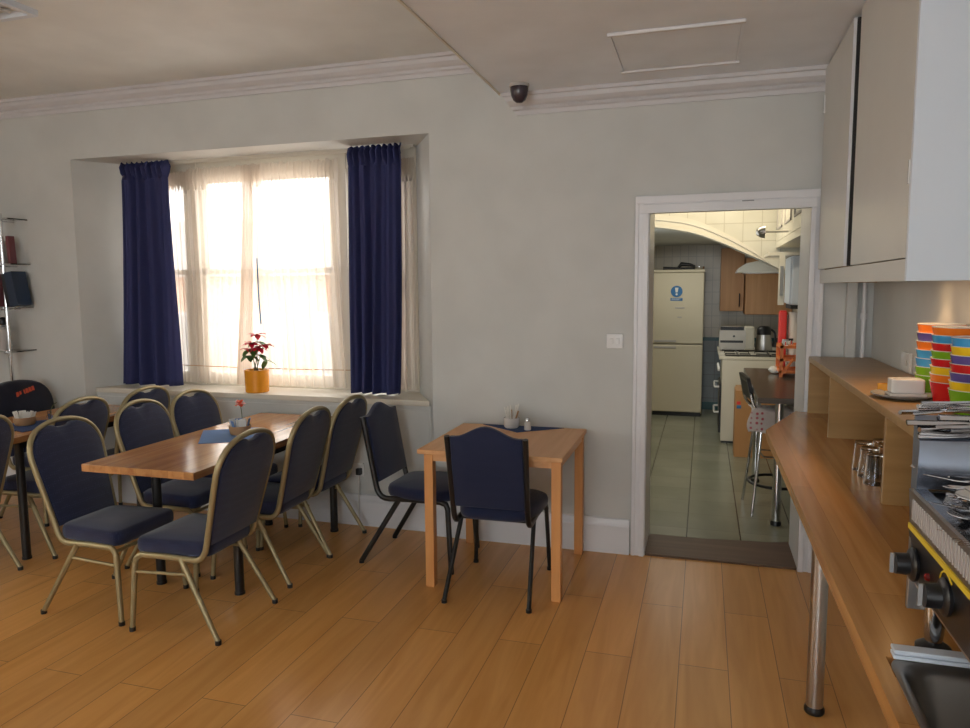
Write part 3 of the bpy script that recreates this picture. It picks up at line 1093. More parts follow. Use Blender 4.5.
book('book', 'dull red book on the second glass shelf from the top', -4.880, 1.779, .028, .20, .05, M['bookred'], -3)
book('book', 'pale book leaning behind the chrome pole on the second shelf', -4.975, 1.779, .022, .17, .10, M['bookpale'], 0)
book('folder', 'dark blue folder at the right end of the third glass shelf', -4.850, 1.464, .075, .25, .12, M['bookblue'], -10, 'folder')
book('folder', 'black folder left of the blue one on the third glass shelf', -4.885, 1.464, .030, .24, .12, M['bookdark'], -8, 'folder')
book('folder', 'dull red folder beside the pole on the third glass shelf', -4.985, 1.464, .035, .24, .12, M['bookred'], -3, 'folder')
v = thing('figurine', 'small pale ornament on the fourth glass shelf of the left shelf unit', 'ornament', (-5.00, 4.11, 1.143))
MB().lathe([(.045, 0), (.05, .02), (.03, .07), (.045, .13), (.03, .17), (0, .18)], seg=16).build('body', M['bookpale'], v, smooth=True)
MB().lathe([(.0, .18), (.03, .19), (.035, .215), (.02, .24), (0, .245)], seg=14).build('head', M['bookdark'], v, smooth=True)

# ------------------------------------------------------------------ counter, right
cn = thing('counter', 'long wooden counter along the right wall with an angled far corner', 'counter', (.60, 2.6, 0))
ox, oy = -.60, -2.6
T0, T1 = .862, .90
SX0, SX1, SY0, SY1 = .335, .80, .90, 1.42
# the worktop is one slab with the sink opening cut out (ring of quads)
outer = [(.30, -.3), (.30, SY0), (.30, SY1), (.295, 3.60), (.49, 4.185), (.845, 4.185), (.845, SY1), (.845, SY0), (.845, -.3)]
mb = MB()
for poly in ([(.305, -.3), (.845, -.3), (.845, SY0), (.305, SY0)],
             [(.305, SY0), (SX0, SY0), (SX0, SY1), (.305, SY1)],
             [(SX1, SY0), (.845, SY0), (.845, SY1), (SX1, SY1)],
             [(.305, SY1), (.845, SY1), (.845, 4.185), (.49, 4.185), (.295, 3.60)]):
    mb.prism([(x + ox, y + oy) for x, y in poly], T0, T1)
mb.build('worktop', M['counter'], cn)
for x, y in ((.428, 2.774), (.75, 2.774), (.428, .5), (.75, .5), (.62, 4.05)):
    l = MB().tube([(x + ox, y + oy, .02), (x + ox, y + oy, T0)], .030, 20).build('leg', M['chrome'] if y != 2.774 else M['steel'], cn, smooth=True)
    MB().lathe([(.032, 0), (.036, .006), (.036, .018), (.029, .03), (.029, .06), (0, .06)], (x + ox, y + oy, 0), 20).build('foot', M['blackp'], l, smooth=True)
box('back_rail', (.80 + ox, .84 + ox, -.2 + oy, 4.1 + oy, .76, .862), M['oak'], cn)

# raised shelf on the counter
sf = thing('counter_shelf', 'raised wooden shelf with upright dividers on the counter', 'shelf', (.70, 3.0, .90))
box('top_board', (-.155, .145, -1.36, 1.185, .272, .300), M['oak'], sf, .002)
for y in (1.14, .475, -.555, -1.35):
    box('divider', (-.155, .14, y, y + .022, 0, .271), M['oak'], sf, .001)
box('back_board', (.130, .145, -1.35, 1.16, 0, .271), M['oak'], sf)

# glasses stored upside down under the shelf
gls = None
gpts = [(.575, 2.90), (.575, 2.80), (.575, 2.70), (.645, 2.95), (.645, 2.86), (.645, 2.76), (.71, 2.95), (.71, 2.83)]
for i, (x, y) in enumerate(gpts):
    lab = 'upturned glass tumbler under the shelf, %s' % ['left row, furthest back', 'left row, middle', 'left row, nearest', 'middle row, furthest back', 'middle row, second', 'middle row, nearest', 'row by the wall, furthest back', 'row by the wall, nearest'][i]
    if gls is None:
        gls = thing('glass_tumbler', lab, 'glass', (x, y, .90), 0, 'upturned tumblers under the shelf')
        MB().lathe([(.036, 0), (.033, .03), (.028, .105), (0, .105), (0, .098), (.0255, .097), (.030, .03), (.0335, 0)], seg=24).build('tumbler', M['glass'], gls, smooth=True)
    else:
        dup(gls, (x, y, .90), 0, lab)

# butter block on a plate
pl = thing('grey_plate', 'flat grey plate under the white dish on the shelf', 'plate', (.650, 2.70, 1.20))
MB().lathe([(.06, 0), (.085, .006), (.10, .014), (.10, .017), (.082, .009), (0, .006)], seg=32).build('plate', M['greych'], pl, smooth=True)
bd = thing('butter_dish', 'white rectangular covered dish on the grey plate', 'dish', (.655, 2.70, 1.209))
box('base', (-.055, .055, -.04, .04, 0, .010), M['china'], bd, .004)
MB().prism(round_poly([(-.050, -.034), (.050, -.034), (.050, .034), (-.050, .034)], .01), .010, .058).build('cover', M['china'], bd, bevel=.006)
ac = thing('amber_pot', 'tiny amber glass pot beside the white dish', 'pot', (.612, 2.80, 1.20))
MB().lathe([(.018, 0), (.022, .008), (.022, .035), (.017, .035), (.016, .01), (0, .01)], seg=16).build('pot', mat('amber', (.75, .35, .05), .15), ac, smooth=True)
MB().lathe([(.016, .024), (0, .024)], seg=16).build('filling', M['yellow'], ac)
# socket box on the right wall
so = thing('wall_socket', 'white socket box on the right wall above the shelf', 'socket', (.85, 3.49, 1.245))
box('box', (-.012, 0, -.07, .07, -.043, .043), M['china'], so, .004)
box('rocker', (-.016, -.011, -.03, -.01, -.012, .012), M['china'], so, .002)

# cup stacks
cupmesh = {}


def cup(colour, loc, label, r_=.062, h=.072, group='coloured cups in stacks'):
    key = (colour, r_)
    if key not in cupmesh:
        t = thing('cup', label, 'cup', loc, 0, group)
        b = MB().lathe([(r_ * .76, 0), (r_ * .80, .004), (r_ * .985, h - .002), (r_ * .975, h - .002), (r_ * .78, .010), (0, .010)], seg=36).build('body', M['cup_' + colour], t, smooth=True)
        MB().lathe([(r_ * .985, h - .0022), (r_ * 1.0, h), (r_ * .965, h), (r_ * .94, h - .008), (r_ * .72, .0115), (0, .0115)], seg=36).build('white_lining', M['china'], t, smooth=True)
        cupmesh[key] = t
        return t
    return dup(cupmesh[key], loc, 0, label, group)


stacks = [
    ('back', (.774, 2.79), .073, ['green', 'green', 'blue', 'blue', 'orange', 'purple', 'orange']),
    ('middle', (.772, 2.60), .076, ['red', 'orange', 'yellow', 'red', 'green', 'red', 'blue', 'orange']),
    ('front', (.766, 2.41), .070, ['green', 'yellow', 'purple', 'red', 'purple', 'yellow', 'blue']),
]
pos = ['bottom one', 'second from bottom', 'third from bottom', 'fourth from bottom', 'fifth from bottom', 'sixth from bottom', 'seventh from bottom', 'topmost']
for nm, (x, y), r_, cols in stacks:
    step = (.245 - .072) / (len(cols) - 1) if nm != 'front' else (.225 - .072) / (len(cols) - 1)
    for i, c in enumerate(cols):
        p = 'topmost' if i == len(cols) - 1 else pos[i]
        a_ = 'an' if c == 'orange' else 'a'
        cup(c, (x, y, 1.20 + .001 + step * i), '%s cup, %s of the %s stack on the shelf' % (c, p, nm), r_)
# small plates
scol = ['red', 'red', 'red', 'purple', 'red', 'red', 'purple', 'red', 'red', 'purple']
sp = {}
for i, c in enumerate(scol):
    lab = ('%s saucer of the pile before the cups, %s' % (c, 'topmost' if i == 9 else 'number %s up' % ['one', 'two', 'three', 'four', 'five', 'six', 'seven', 'eight', 'nine'][i]))
    if c not in sp:
        t = thing('saucer', lab, 'saucer', (.765, 2.24, 1.2 + i * .0135), 0, 'saucers piled before the cups')
        MB().lathe([(.035, 0), (.040, .002), (.058, .014), (.057, .015), (.04, .005), (0, .005)], seg=32).build('plate', M['cup_' + c], t, smooth=True)
        MB().lathe([(.056, .0138), (.0605, .0145), (.0605, .0165), (.055, .0155), (.03, .0062), (0, .0062)], seg=32).build('white_rim', M['china'], t, smooth=True)
        sp[c] = t
    else:
        dup(sp[c], (.765, 2.24, 1.2 + i * .0135), 0, lab)

# ------------------------------------------------------------------ wall cabinet
wc = thing('wall_cabinet', 'tall cream wall cupboard above the counter at the right', 'cupboard', (.58, 2.455, 1.59))
D1 = 1.705        # length toward the door
box('side_panel', (0, .268, 0, .02, 0, 1.095), M['cabwhite'], wc, .001)
cb = MB().box(.02, .268, .02, D1 - .02, .005, .02).box(.02, .268, D1 - .02, D1, 0, 1.095).box(.02, .268, .02, D1 - .02, 1.075, 1.095).box(.25, .268, .02, D1 - .02, .02, 1.075)
cb.box(.03, .25, .90, .92, .02, 1.075)
cb.build('carcass', M['oak'], wc)
box('bottom_rail', (0, .02, .02, D1, 0, .066), M['cabfront'], wc)
box('door', (0, .02, .022, .885, .070, 1.095), M['cabfront'], wc, .001)
d2 = box('door', (-.012, .006, .970, D1 - .01, .070, 1.085), M['cabfront'], wc, .001)
box('edge_strip', (-.013, -.001, .965, .970, .070, 1.085), M['white'], d2)
box('shadow_gap', (.000, .020, .960, .9695, .07, 1.085), M['slot'], wc)  # dark strip that paints in the shade between the two doors
box('hinge_tag', (-.003, .0, .022, .036, .29, .36), M['china'], wc)
MB().box(-.018, -.010, D1 - .03, D1 - .01, .86, .95).build('hinge', M['china'], wc)
# lamp under the cabinet
ul = thing('cabinet_lamp', 'small warm spotlight under the wall cupboard', 'lamp', (.75, 3.02, 1.618))
MB().lathe([(.030, -.022), (.034, -.018), (.034, 0)], seg=20).build('housing', M['china'], ul, smooth=True)
em = mat('warm_bulb', (1, .8, .5), .5)
bsdf(em).inputs['Emission Color'].default_value = (1, .62, .28, 1)
bsdf(em).inputs['Emission Strength'].default_value = 30
MB().lathe([(.024, -.0225), (.024, -.024), (0, -.024)], seg=20).build('bulb', em, ul)
for (x, y) in ((.75, 3.02), (.67, 2.74)):
    ld = bpy.data.lights.new('under_cabinet_light', 'SPOT')
    ld.energy = 1.8 if y > 3 else 4.5
    ld.color = (1, .60, .30)
    ld.spot_size = radians(120)
    ld.spot_blend = .8
    ld.shadow_soft_size = .02
    lo = bpy.data.objects.new('under_cabinet_light', ld)
    lo.location = (x, y, 1.575)
    COL.objects.link(lo)
ul2 = dup(ul, (.67, 2.74, 1.618), 0, 'small warm spotlight above the white dish, nearer the end of the cupboard')

# ------------------------------------------------------------------ stainless server on the counter
FX = .38
fr = thing('food_warmer', 'stainless steel counter unit with black dials at the right edge', 'catering unit', (FX, 1.49, .90))
X1 = .42      # depth to the wall
# body shell below the rim, in local coords (y runs toward the camera as negative)
YE = -1.0
box('body', (.012, X1, YE, -.004, .118, .278), M['steel'], fr)
box('end_leg_panel', (.0, .075, -.012, .0, .072, .30), M['steel'], fr, .001)
box('end_leg_panel', (.0, .10, -.42, -.405, .0, .20), M['steel'], fr, .001)
# sloping vented front
MB().prism([(0, .235), (-.004, .30), (.012, .306), (.012, .235)], YE, 0, lambda u, v, w_: (u, w_, v)).build('vented_front', M['steelfront'], fr)
vt = MB()
for i in range(36):
    y = -.03 - i * .0125
    vt.box(-.0050, .0, y - .0018, y + .0018, .250, .288)
vt.build('vent_slots', M['bookpale'], fr)
box('yellow_stripe', (-.003, .0, YE, -.002, .226, .236), M['yellow'], fr)
MB().prism([(-.002, .226), (.010, .125), (.02, .125), (.02, .226)], YE, -.002, lambda u, v, w_: (u, w_, v)).build('control_panel', M['blackp'], fr)
for k, (y, z) in enumerate(((-.045, .170), (-.225, .185))):
    kn = MB().lathe([(.030, 0), (.031, .006), (.027, .010), (.020, .012), (.019, .034), (.0, .036)], seg=28, fn=lambda x_, y_, z_, y=y, z=z: (-z_ + .002, y + y_, z + x_)).build('dial', M['blackp'], fr, smooth=True)
    MB().box(-.040, -.034, y - .003, y + .003, z - .018, z + .018).build('grip', M['greych'], kn)
    arc = [(-.001 + .010 * (.226 - (z + .04 * sin(a))) / .1, y + .040 * cos(a), z + .040 * sin(a)) for a in [radians(-70 + 20 * q) for q in range(11)]]
    if k:
        MB().tube([(p[0] - .001, p[1], p[2]) for p in arc], .0016, 6).build('dial_scale', M['yellow'], fr)
MB().lathe([(.007, 0), (.006, .006), (0, .008)], seg=16, fn=lambda x_, y_, z_: (-z_ + .002, -.125 + y_, .178 + x_)).build('indicator_lamp', M['darkred'], fr, smooth=True)
for x, y in ((.045, -.02), (.36, -.02), (.045, -.90), (.36, -.90)):
    ft = MB().lathe([(.014, .014), (.016, .03), (.019, .085), (.019, .118)], (x, y, 0), 18).build('foot', M['steeldark'], fr, smooth=True)
    MB().lathe([(.030, 0), (.030, .008), (.018, .016), (0, .016)], (x, y, 0), 18).build('foot_pad', M['blackp'], ft, smooth=True)
# rim and inner basin
rim = MB()
rim.box(-.004, .018, YE, -.03, .300, .308).box(X1 - .03, X1, YE, -.03, .300, .308)
rim.box(.012, .018, YE, -.1, .278, .300)
rim.build('rim', M['steeldark'], fr)
# raised rear deck holding cutlery at the far end
dk = MB().prism([(.006, .30), (-.030, .308), (-.036, .395), (-.030, .402), (.002, .440), (.008, .436)], 0, X1, lambda u, v, w_: (w_, u, v))
dk.build('raised_end', M['steelblue'], fr, smooth=True)
pan = MB().grid(16, 10, lambda u, v: (.02 + u * (X1 - .05), -.03 - v * .50, .303 - .022 * (min(1, 5 * min(u, 1 - u, v, 1 - v)))))
pan.build('pan', M['steeldark'], fr, smooth=True)

# cutlery


def fork_mesh(spoon=False):
    mb = MB()
    pts = [(0, 0, 0), (.04, 0, .001), (.09, 0, .004), (.125, 0, .001)]
    mb.tube(pts, [.0045, .004, .0022, .0028], 6, flat=2.0)
    if spoon:
        mb.lathe([(0, -.0045), (.012, -.0025), (.017, .001), (.0165, .002), (.011, -.0012), (0, -.003)], (0, 0, 0), 14, fn=lambda x, y, z: (.148 + x * 1.45, y, z + .001))
    else:
        mb.box(.122, .142, -.009, .009, -.0005, .0012)
        for k in range(4):
            y = -.0085 + k * .0052
            mb.add([(.142, y, 0), (.142, y + .0028, 0), (.185, y + .0018, .005), (.185, y + .0004, .005), (.142, y, .0012), (.142, y + .0028, .0012), (.185, y + .0018, .006), (.185, y + .0004, .006)],
                   [(0, 1, 2, 3), (4, 7, 6, 5), (0, 4, 5, 1), (1, 5, 6, 2), (2, 6, 7, 3), (3, 7, 4, 0)])
    return mb


fk = fork_mesh().build('fork', M['chrome'], smooth=True)
spn = fork_mesh(True).build('spoon', M['chrome'], smooth=True)
rnd = random.Random(21)
first = {}
for i in range(27):
    src = fk if i % 2 else spn
    nmz = 'fork' if i % 2 else 'spoon'
    o = src if nmz not in first else src.copy()
    if nmz in first:
        COL.objects.link(o)
    first[nmz] = 1
    x = FX + rnd.uniform(.0, .16)
    y = 1.458 + (i % 9) * .0055
    o.location = (x - .03, y, 1.306 + .0052 * (i % 9) + .006 * (i // 9))
    o.rotation_euler = (rnd.uniform(-.4, .4), rnd.uniform(-.08, .02), rnd.uniform(-.16, .14))
    tag(o, 'shiny %s lying on top of the raised end of the steel unit' % nmz, nmz, 'cutlery laid on the raised end')
for i in range(100):
    src = fk if i % 3 else spn
    nmz = 'fork' if i % 3 else 'spoon'
    o = src.copy()
    COL.objects.link(o)
    x = FX + .03 + rnd.uniform(.0, .14)
    y = 1.43 - rnd.uniform(.0, .24)
    a = rnd.uniform(-1.0, .9) if i % 2 else rnd.uniform(1.9, 4.0)
    if a > 1.5:
        x += .12
    o.location = (x, y, 1.187 + .0006 * i)
    o.rotation_euler = (rnd.uniform(-.3, .3), rnd.uniform(-.10, .06), a)
    tag(o, 'shiny %s in the heap in the pan of the steel unit' % nmz, nmz, 'heap of cutlery in the pan')

# sink set into the counter
sn = thing('sink', 'stainless steel sink set into the counter at the bottom right', 'sink', (.57, 1.15, .90))
hx0, hx1, hy0, hy1 = SX0 - .57 + .004, SX1 - .57 - .004, SY0 - 1.15 + .004, SY1 - 1.15 - .004


def basin(u, v):
    # u around, v down from rim to the drain
    pass


rings = []
for (ins, z) in ((-.004, .002), (0, .003), (.012, .0), (.022, -.02), (.034, -.12), (.06, -.145), (.14, -.150)):
    rings.append([(x, y, z) for x, y in round_poly([(hx0 + ins, hy0 + ins), (hx1 - ins, hy0 + ins), (hx1 - ins, hy1 - ins), (hx0 + ins, hy1 - ins)], max(.02, .05))])
K = len(rings[0])
vs = [p for r_ in rings for p in r_]
fs = [(k * K + i, k * K + (i + 1) % K, (k + 1) * K + (i + 1) % K, (k + 1) * K + i) for k in range(len(rings) - 1) for i in range(K)] + [tuple((len(rings) - 1) * K + i for i in range(K))]
MB().add(vs, fs).build('basin', M['steelfront'], sn, smooth=True)
MB().lathe([(.035, -.149), (.03, -.146), (0, -.147)], seg=20).build('drain', M['chrome'], sn, smooth=True)
tag(MB().box(.345, .49, 1.405, 1.432, .9035, .911).box(.345, .49, 1.405, 1.432, .914, .921).box(.35, .485, 1.409, 1.428, .911, .914)
    .build('plastic_strip', M['cabwhite'], bevel=.002), 'pale ridged strip lying at the far edge of the sink', 'strip')

# ------------------------------------------------------------------ kitchen beyond the doorway
struct(box('kitchen_floor', (-1.4, 1.3, WK, 9.8, -.05, 0), M['ktile']))
struct(box('wall_kitchen_back', (-1.5, 1.4, 9.6, 9.8, 0, 3.0), M['wtile']))
struct(box('wall_kitchen_left', (-1.5, -1.4, WK, 9.6, 0, 3.0), M['wtile']))
struct(box('wall_kitchen_right', (1.0, 1.2, WK, 9.6, 0, 3.0), M['atile']))
struct(box('wall_kitchen_front', (-1.5, -.5, WK, 4.66, 0, 3.0), M['wall']))
struct(box('ceiling_kitchen', (-1.5, 1.3, WK, 9.7, 2.9, 3.0), M['ceil']))
struct(box('ceiling_kitchen_back', (-1.4, 1.0, 6.76, 9.6, 2.09, 2.2), M['ceil']))
struct(box('trim_7', (-1.4, 1.0, 9.585, 9.6, .885, .93), M['teal']))
struct(box('wall_dado', (-1.4, 1.0, 9.592, 9.6, .0, .885), M['dtile']))
struct(box('baseboard_kitchen', (-1.4, 1.0, 9.58, 9.592, 0, .10), M['teal']))
# arch wall


ARCH = [(-1.4, 2.06, .10), (-.9, 2.115, .10), (-.46, 2.095, .10), (-.127, 2.040, .105), (.12, 1.950, .09), (.33, 1.850, .065), (.50, 1.768, .012), (.62, 1.70, .0)]


def arch_z(x, k=1):
    """smooth curve through the measured points of the arch (k = 1 underside, 2 ring width)"""
    for i in range(len(ARCH) - 1):
        if x <= ARCH[i + 1][0] or i == len(ARCH) - 2:
            p0, p1, p2, p3 = ARCH[max(i - 1, 0)], ARCH[i], ARCH[i + 1], ARCH[min(i + 2, len(ARCH) - 1)]
            h_ = p2[0] - p1[0]
            t = (x - p1[0]) / h_
            m1 = (p2[k] - p0[k]) / (p2[0] - p0[0]) * h_
            m2 = (p3[k] - p1[k]) / (p3[0] - p1[0]) * h_
            return (2 * t ** 3 - 3 * t * t + 1) * p1[k] + (t ** 3 - 2 * t * t + t) * m1 + (-2 * t ** 3 + 3 * t * t) * p2[k] + (t ** 3 - t * t) * m2


xs = [-1.4 + i * .05 for i in range(41)]
aw = MB()
poly = [(x, arch_z(x)) for x in xs] + [(1.0, 1.70), (1.0, 2.9), (-1.4, 2.9)]
aw.prism(poly, 6.5, 6.75, lambda u, v, w_: (u, w_, v))
struct(aw.build('wall_arch', M['atile']))
am = MB()
px = [x for x in xs if x <= .52]
for (a, b, y0) in ((0, .8, 6.480), (.55, 1.0, 6.466), (-.05, .12, 6.466)):
    n = len(px)
    vs = [(x, y, arch_z(x) + q * arch_z(x, 2)) for q in (a, b) for y in (y0, 6.5) for x in px]
    fs = []
    for i in range(n - 1):
        fs += [(i, i + 1, n + i + 1, n + i), (2 * n + i, 3 * n + i, 3 * n + i + 1, 2 * n + i + 1), (i, 2 * n + i, 2 * n + i + 1, i + 1), (n + i, n + i + 1, 3 * n + i + 1, 3 * n + i)]
    am.add(vs, fs)
struct(am.build('trim_8', M['cream']))

# fridge
fg = thing('fridge_freezer', 'tall cream fridge freezer at the back of the kitchen', 'fridge', (-.29, 9.0, 0))
box('cabinet', (-.30, .29, .04, .57, .03, 1.75), M['fridge'], fg, .01)
box('top_panel', (-.305, .295, .0, .57, 1.742, 1.775), M['fridge'], fg, .006)
for z0, z1 in ((.05, .872), (.884, 1.738)):
    d = box('door', (-.30, .29, -.0, .04, z0, z1), M['fridge'], fg, .012)
    MB().box(-.28, -.02, -.006, .0, (z1 - .045) if z0 < .5 else z0 + .02, (z1 - .02) if z0 < .5 else z0 + .045).build('handle', M['bookpale'], d, bevel=.003)
box('plinth', (-.29, .28, .03, .5, 0, .05), M['blackp'], fg)
sg = thing('safety_sign', 'round blue and white safety notice on the fridge door', 'sign', (-.315, 8.998, 1.515))
FNY = lambda x, y, z: (x, -z, y)
MB().lathe([(.068, 0), (.068, .002), (0, .002)], seg=36, fn=FNY).build('blue_disc', M['signblue'], sg)
MB().prism([(-.012, -.012), (-.02, .045), (.02, .045), (.012, -.012)], .0022, .003, FNY).lathe([(.013, .0022), (.013, .003), (0, .003)], (0, -.034, 0), 16, fn=FNY).build('white_mark', M['signwhite'], sg)
MB().prism([(-.07, -.112), (.07, -.112), (.07, -.078), (-.07, -.078)], 0, .002, FNY).build('blue_caption', M['signblue'], sg)
wt = MB()
for r0, y in ((5, -.089), (4, -.101)):
    for i in range(r0 * 2):
        x = -.058 + i * .0118
        wt.prism([(x, y - .003), (x + .008, y - .003), (x + .008, y + .003), (x, y + .003)], .002, .0026, FNY)
wt.build('caption_text', M['signwhite'], sg)
tag(MB().box(-.33, -.22, 8.996, 8.999, 1.31, 1.325).box(-.30, -.25, 8.996, 8.999, 1.20, 1.212).build('sticker', M['bookpale']), 'small faint sticker strips below the blue sign on the fridge', 'sticker')
tl = thing('hand_mixer', 'dark tool lying on top of the fridge', 'tool', (-.27, 9.2, 1.775))
MB().tube([(-.22, 0, .02), (-.05, 0, .02), (.0, 0, .07), (.10, 0, .06), (.16, 0, .04)], [.022, .014, .028, .02, .012], 10).build('body', M['blackp'], tl, smooth=True)
MB().tube([(-.12, 0, .015), (.20, 0, .015)], .014, 8).build('shaft', M['blackp'], tl, smooth=True)
tag(MB().lathe([(.05, 0), (.06, .02), (.06, .035), (0, .03)], (-.06, 9.15, 1.776), 18).build('metal_lid', M['chrome'], smooth=True), 'small shiny lid on the right end of the fridge top', 'lid')

# cooker
ck = thing('cooker', 'white cooker standing side-on in the kitchen', 'cooker', (.17, 7.55, 0))
box('body', (.02, .63, 0, .60, .02, .845), M['enamel'], ck, .006)
box('hob_top', (-.01, .64, -.01, .61, .845, .875), M['enamel'], ck, .006)
box('oven_door', (0, .02, .02, .58, .10, .60), M['blackp'], ck, .004)
box('plinth', (.03, .62, .01, .59, 0, .02), M['blackp'], ck)
for z in (.56, .30):
    MB().tube([(.0, .08, z), (-.04, .08, z), (-.045, .12, z), (-.045, .48, z), (-.04, .52, z), (0, .52, z)], .010, 8).build('handle', M['china'], ck, smooth=True)
for i in range(5):
    MB().lathe([(.022, 0), (.020, .02), (0, .022)], seg=16, fn=lambda x, y, z, i=i: (-z, .08 + i * .11 + y, .74 + x)).build('dial', M['china'], ck, smooth=True)
gr = MB()
for i in range(2):
    for j in range(2):
        cx, cy = .17 + i * .30, .16 + j * .28
        for k in range(4):
            a = k * pi / 2
            gr.tube([(cx + .02 * cos(a), cy + .02 * sin(a), .892), (cx + .12 * cos(a), cy + .12 * sin(a), .892), (cx + .12 * cos(a), cy + .12 * sin(a), .876)], .006, 6)
gr.tube([(.05, .02, .888), (.59, .02, .888)], .008, 6).tube([(.05, .58, .888), (.59, .58, .888)], .008, 6)
gr.build('pan_support', M['blackp'], ck)

# units behind the cooker with toaster and kettle
bu = thing('base_unit', 'grey kitchen base unit behind the cooker', 'cupboard', (.16, 8.2, 0))
box('carcass', (.06, .83, 0, .6, .1, .84), M['greych'], bu)
box('worktop', (0, .83, -.0, .62, .84, .875), M['enamel'], bu)
box('plinth', (.1, .83, .03, .6, 0, .1), M['blackp'], bu)
to = thing('toaster', 'steel and cream toaster on the worktop behind the cooker', 'toaster', (.17, 8.22, .875))
MB().prism(round_poly([(0, 0), (.27, 0), (.27, .21), (.235, .25), (.03, .25), (0, .21)], .03), 0, .20, lambda u, v, w_: (u, w_, v + .015)).build('body', M['toast'], to, smooth=True)
box('end_casing', (.255, .36, .0, .2, .01, .265), M['enamel'], to, .02)
box('slot_band', (.01, .245, -.004, .0, .09, .115), M['blackp'], to)
box('top_band', (.01, .25, -.004, .002, .225, .262), M['blackp'], to)
MB().lathe([(.012, 0), (.010, .012), (0, .013)], seg=14, fn=lambda x, y, z: (.15 + x, -z - .004, .16 + y)).build('dial', M['blackp'], to)
for x in (.03, .31):
    MB().box(x, x + .03, .02, .18, 0, .015).build('foot', M['blackp'], to)
ke = thing('kettle', 'dark glass and black kettle right of the toaster', 'kettle', (.63, 8.32, .875))
MB().lathe([(.085, 0), (.088, .02), (.082, .10), (.070, .19), (.070, .20), (0, .20)], seg=24).build('jug', M['steel'], ke, smooth=True)
MB().lathe([(.072, .12), (.072, .24), (.05, .265), (0, .27)], seg=24).build('lid', M['blackp'], ke, smooth=True)
MB().tube(bez((.07, 0, .23), (.15, 0, .2), (.09, 0, .05), 8), .012, 8).build('handle', M['blackp'], ke, smooth=True)

# wall units of wood
for nm, lab, a in (('kitchen_wall_unit', 'tall wooden wall unit with a dark handle on the kitchen back wall', (.19, .46, 9.28, 9.585, 1.27, 2.03)),
                   ('kitchen_wall_unit', 'wide wooden wall unit right of the tall one, partly under the hood', (.47, .99, 9.10, 9.585, 1.235, 1.90))):
    t = thing(nm, lab, 'cupboard', (a[0], a[2], a[4]), 0, 'wooden wall units in the kitchen')
    w1, d1, h1 = a[1] - a[0], a[3] - a[2], a[5] - a[4]
    box('carcass', (0, w1, .02, d1, 0, h1), M['kwood'], t)
    d = box('door', (.002, w1 - .002, 0, .019, .003, h1 - .003), M['kwood'], t, .002)
    if w1 < .3:
        MB().tube([(w1 - .05, 0, .06), (w1 - .05, -.03, .07), (w1 - .05, -.03, .20), (w1 - .05, 0, .21)], .007, 8).build('handle', M['blackp'], d, smooth=True)

# cooker hood: rounded canopy
hd = thing('cooker_hood', 'white cooker hood with a rounded front over the cooker', 'cooker hood', (.30, 7.2, 1.70))
prf = [(0, .0), (0, .022), (.02, .05), (.07, .085), (.16, .105), (.72, .105), (.72, 0)]
MB().prism(prf, 0, .55, lambda u, v, w_: (u, w_, v)).build('canopy', M['enamel'], hd, bevel=.004)
box('filter', (.06, .68, .04, .5, -.006, -.0), M['steel'], hd)
MB().box(-.004, .004, .02, .53, .0, .018).build('glass_lip', M['china'], hd)

# wall cupboard high on the right with panelled doors
hc = thing('high_cupboard', 'cream panelled cupboard high on the kitchen right wall', 'cupboard', (.560, 4.70, 1.885))
LY = 1.79
box('carcass', (.02, .43, 0, LY, 0, .9), M['enamel'], hc)
for k in range(3):
    y0 = .005 + k * LY / 3
    d = box('door', (0, .019, y0, y0 + LY / 3 - .01, .05, .88), M['enamel'], hc, .002)
    mo = MB()
    a, b = y0 + .10, y0 + LY / 3 - .11
    for q in ((a, b, .14, .155), (a, b, .76, .775), (a, a + .015, .14, .775), (b - .015, b, .14, .775)):
        mo.box(-.008, 0, q[0], q[1], q[2], q[3])
    mo.build('panel_moulding', M['bookpale'], d)
box('bottom_rail', (0, .02, 0, LY, 0, .048), M['enamel'], hc)
sl = thing('spotlight', 'small dark metal lamp head beside the high kitchen cupboard', 'lamp', (.385, 5.5, 1.955))
MB().lathe([(.0, 0), (.02, .004), (.04, .03), (.045, .06), (.038, .062), (0, .03)], seg=20, fn=lambda x, y, z: (z - .045, y, x)).build('shade', M['steel'], sl, smooth=True)
MB().tube([(.0, 0, 0), (.17, 0, .0)], .008, 8).build('arm', M['enamel'], sl)

# boiler / cabinet and pole on right
bo = thing('boiler', 'pale grey boiler on the kitchen right wall', 'boiler', (.63, 5.9, 1.40))
box('case', (0, .36, 0, .38, .03, .40), M['cabwhite'], bo, .01)
box('front_panel', (-.012, 0, .01, .37, .04, .39), M['cabwhite'], bo, .004)
box('control_strip', (.0, .34, .01, .36, .0, .03), M['slot'], bo)
sb = thing('open_shelf', 'cream shelf board with a bracket above the boiler', 'shelf', (.46, 5.86, 1.802))
box('board', (0, .52, 0, .5, .0, .024), M['enamel'], sb)
box('upright', (.075, .115, .0, .03, -.37, 0), M['enamel'], sb)
box('bracket', (.083, .105, -.010, .0, -.30, -.08), M['greych'], sb)

# dark worktop with leg
kw = thing('kitchen_worktop', 'dark glossy worktop along the right side of the kitchen', 'worktop', (.33, 4.64, 0))
box('slab', (0, .665, 0, 1.68, .865, .90), M['worktop'], kw, .003)
for x, y in ((.16, .36), (.10, 1.45), (.58, .36), (.58, 1.45)):
    l = MB().tube([(x, y, .02), (x, y, .865)], .028, 18).build('leg', M['chrome'], kw, smooth=True)
    MB().lathe([(.034, 0), (.034, .018), (.028, .03), (0, .03)], (x, y, 0), 18).build('foot', M['blackp'], l, smooth=True)

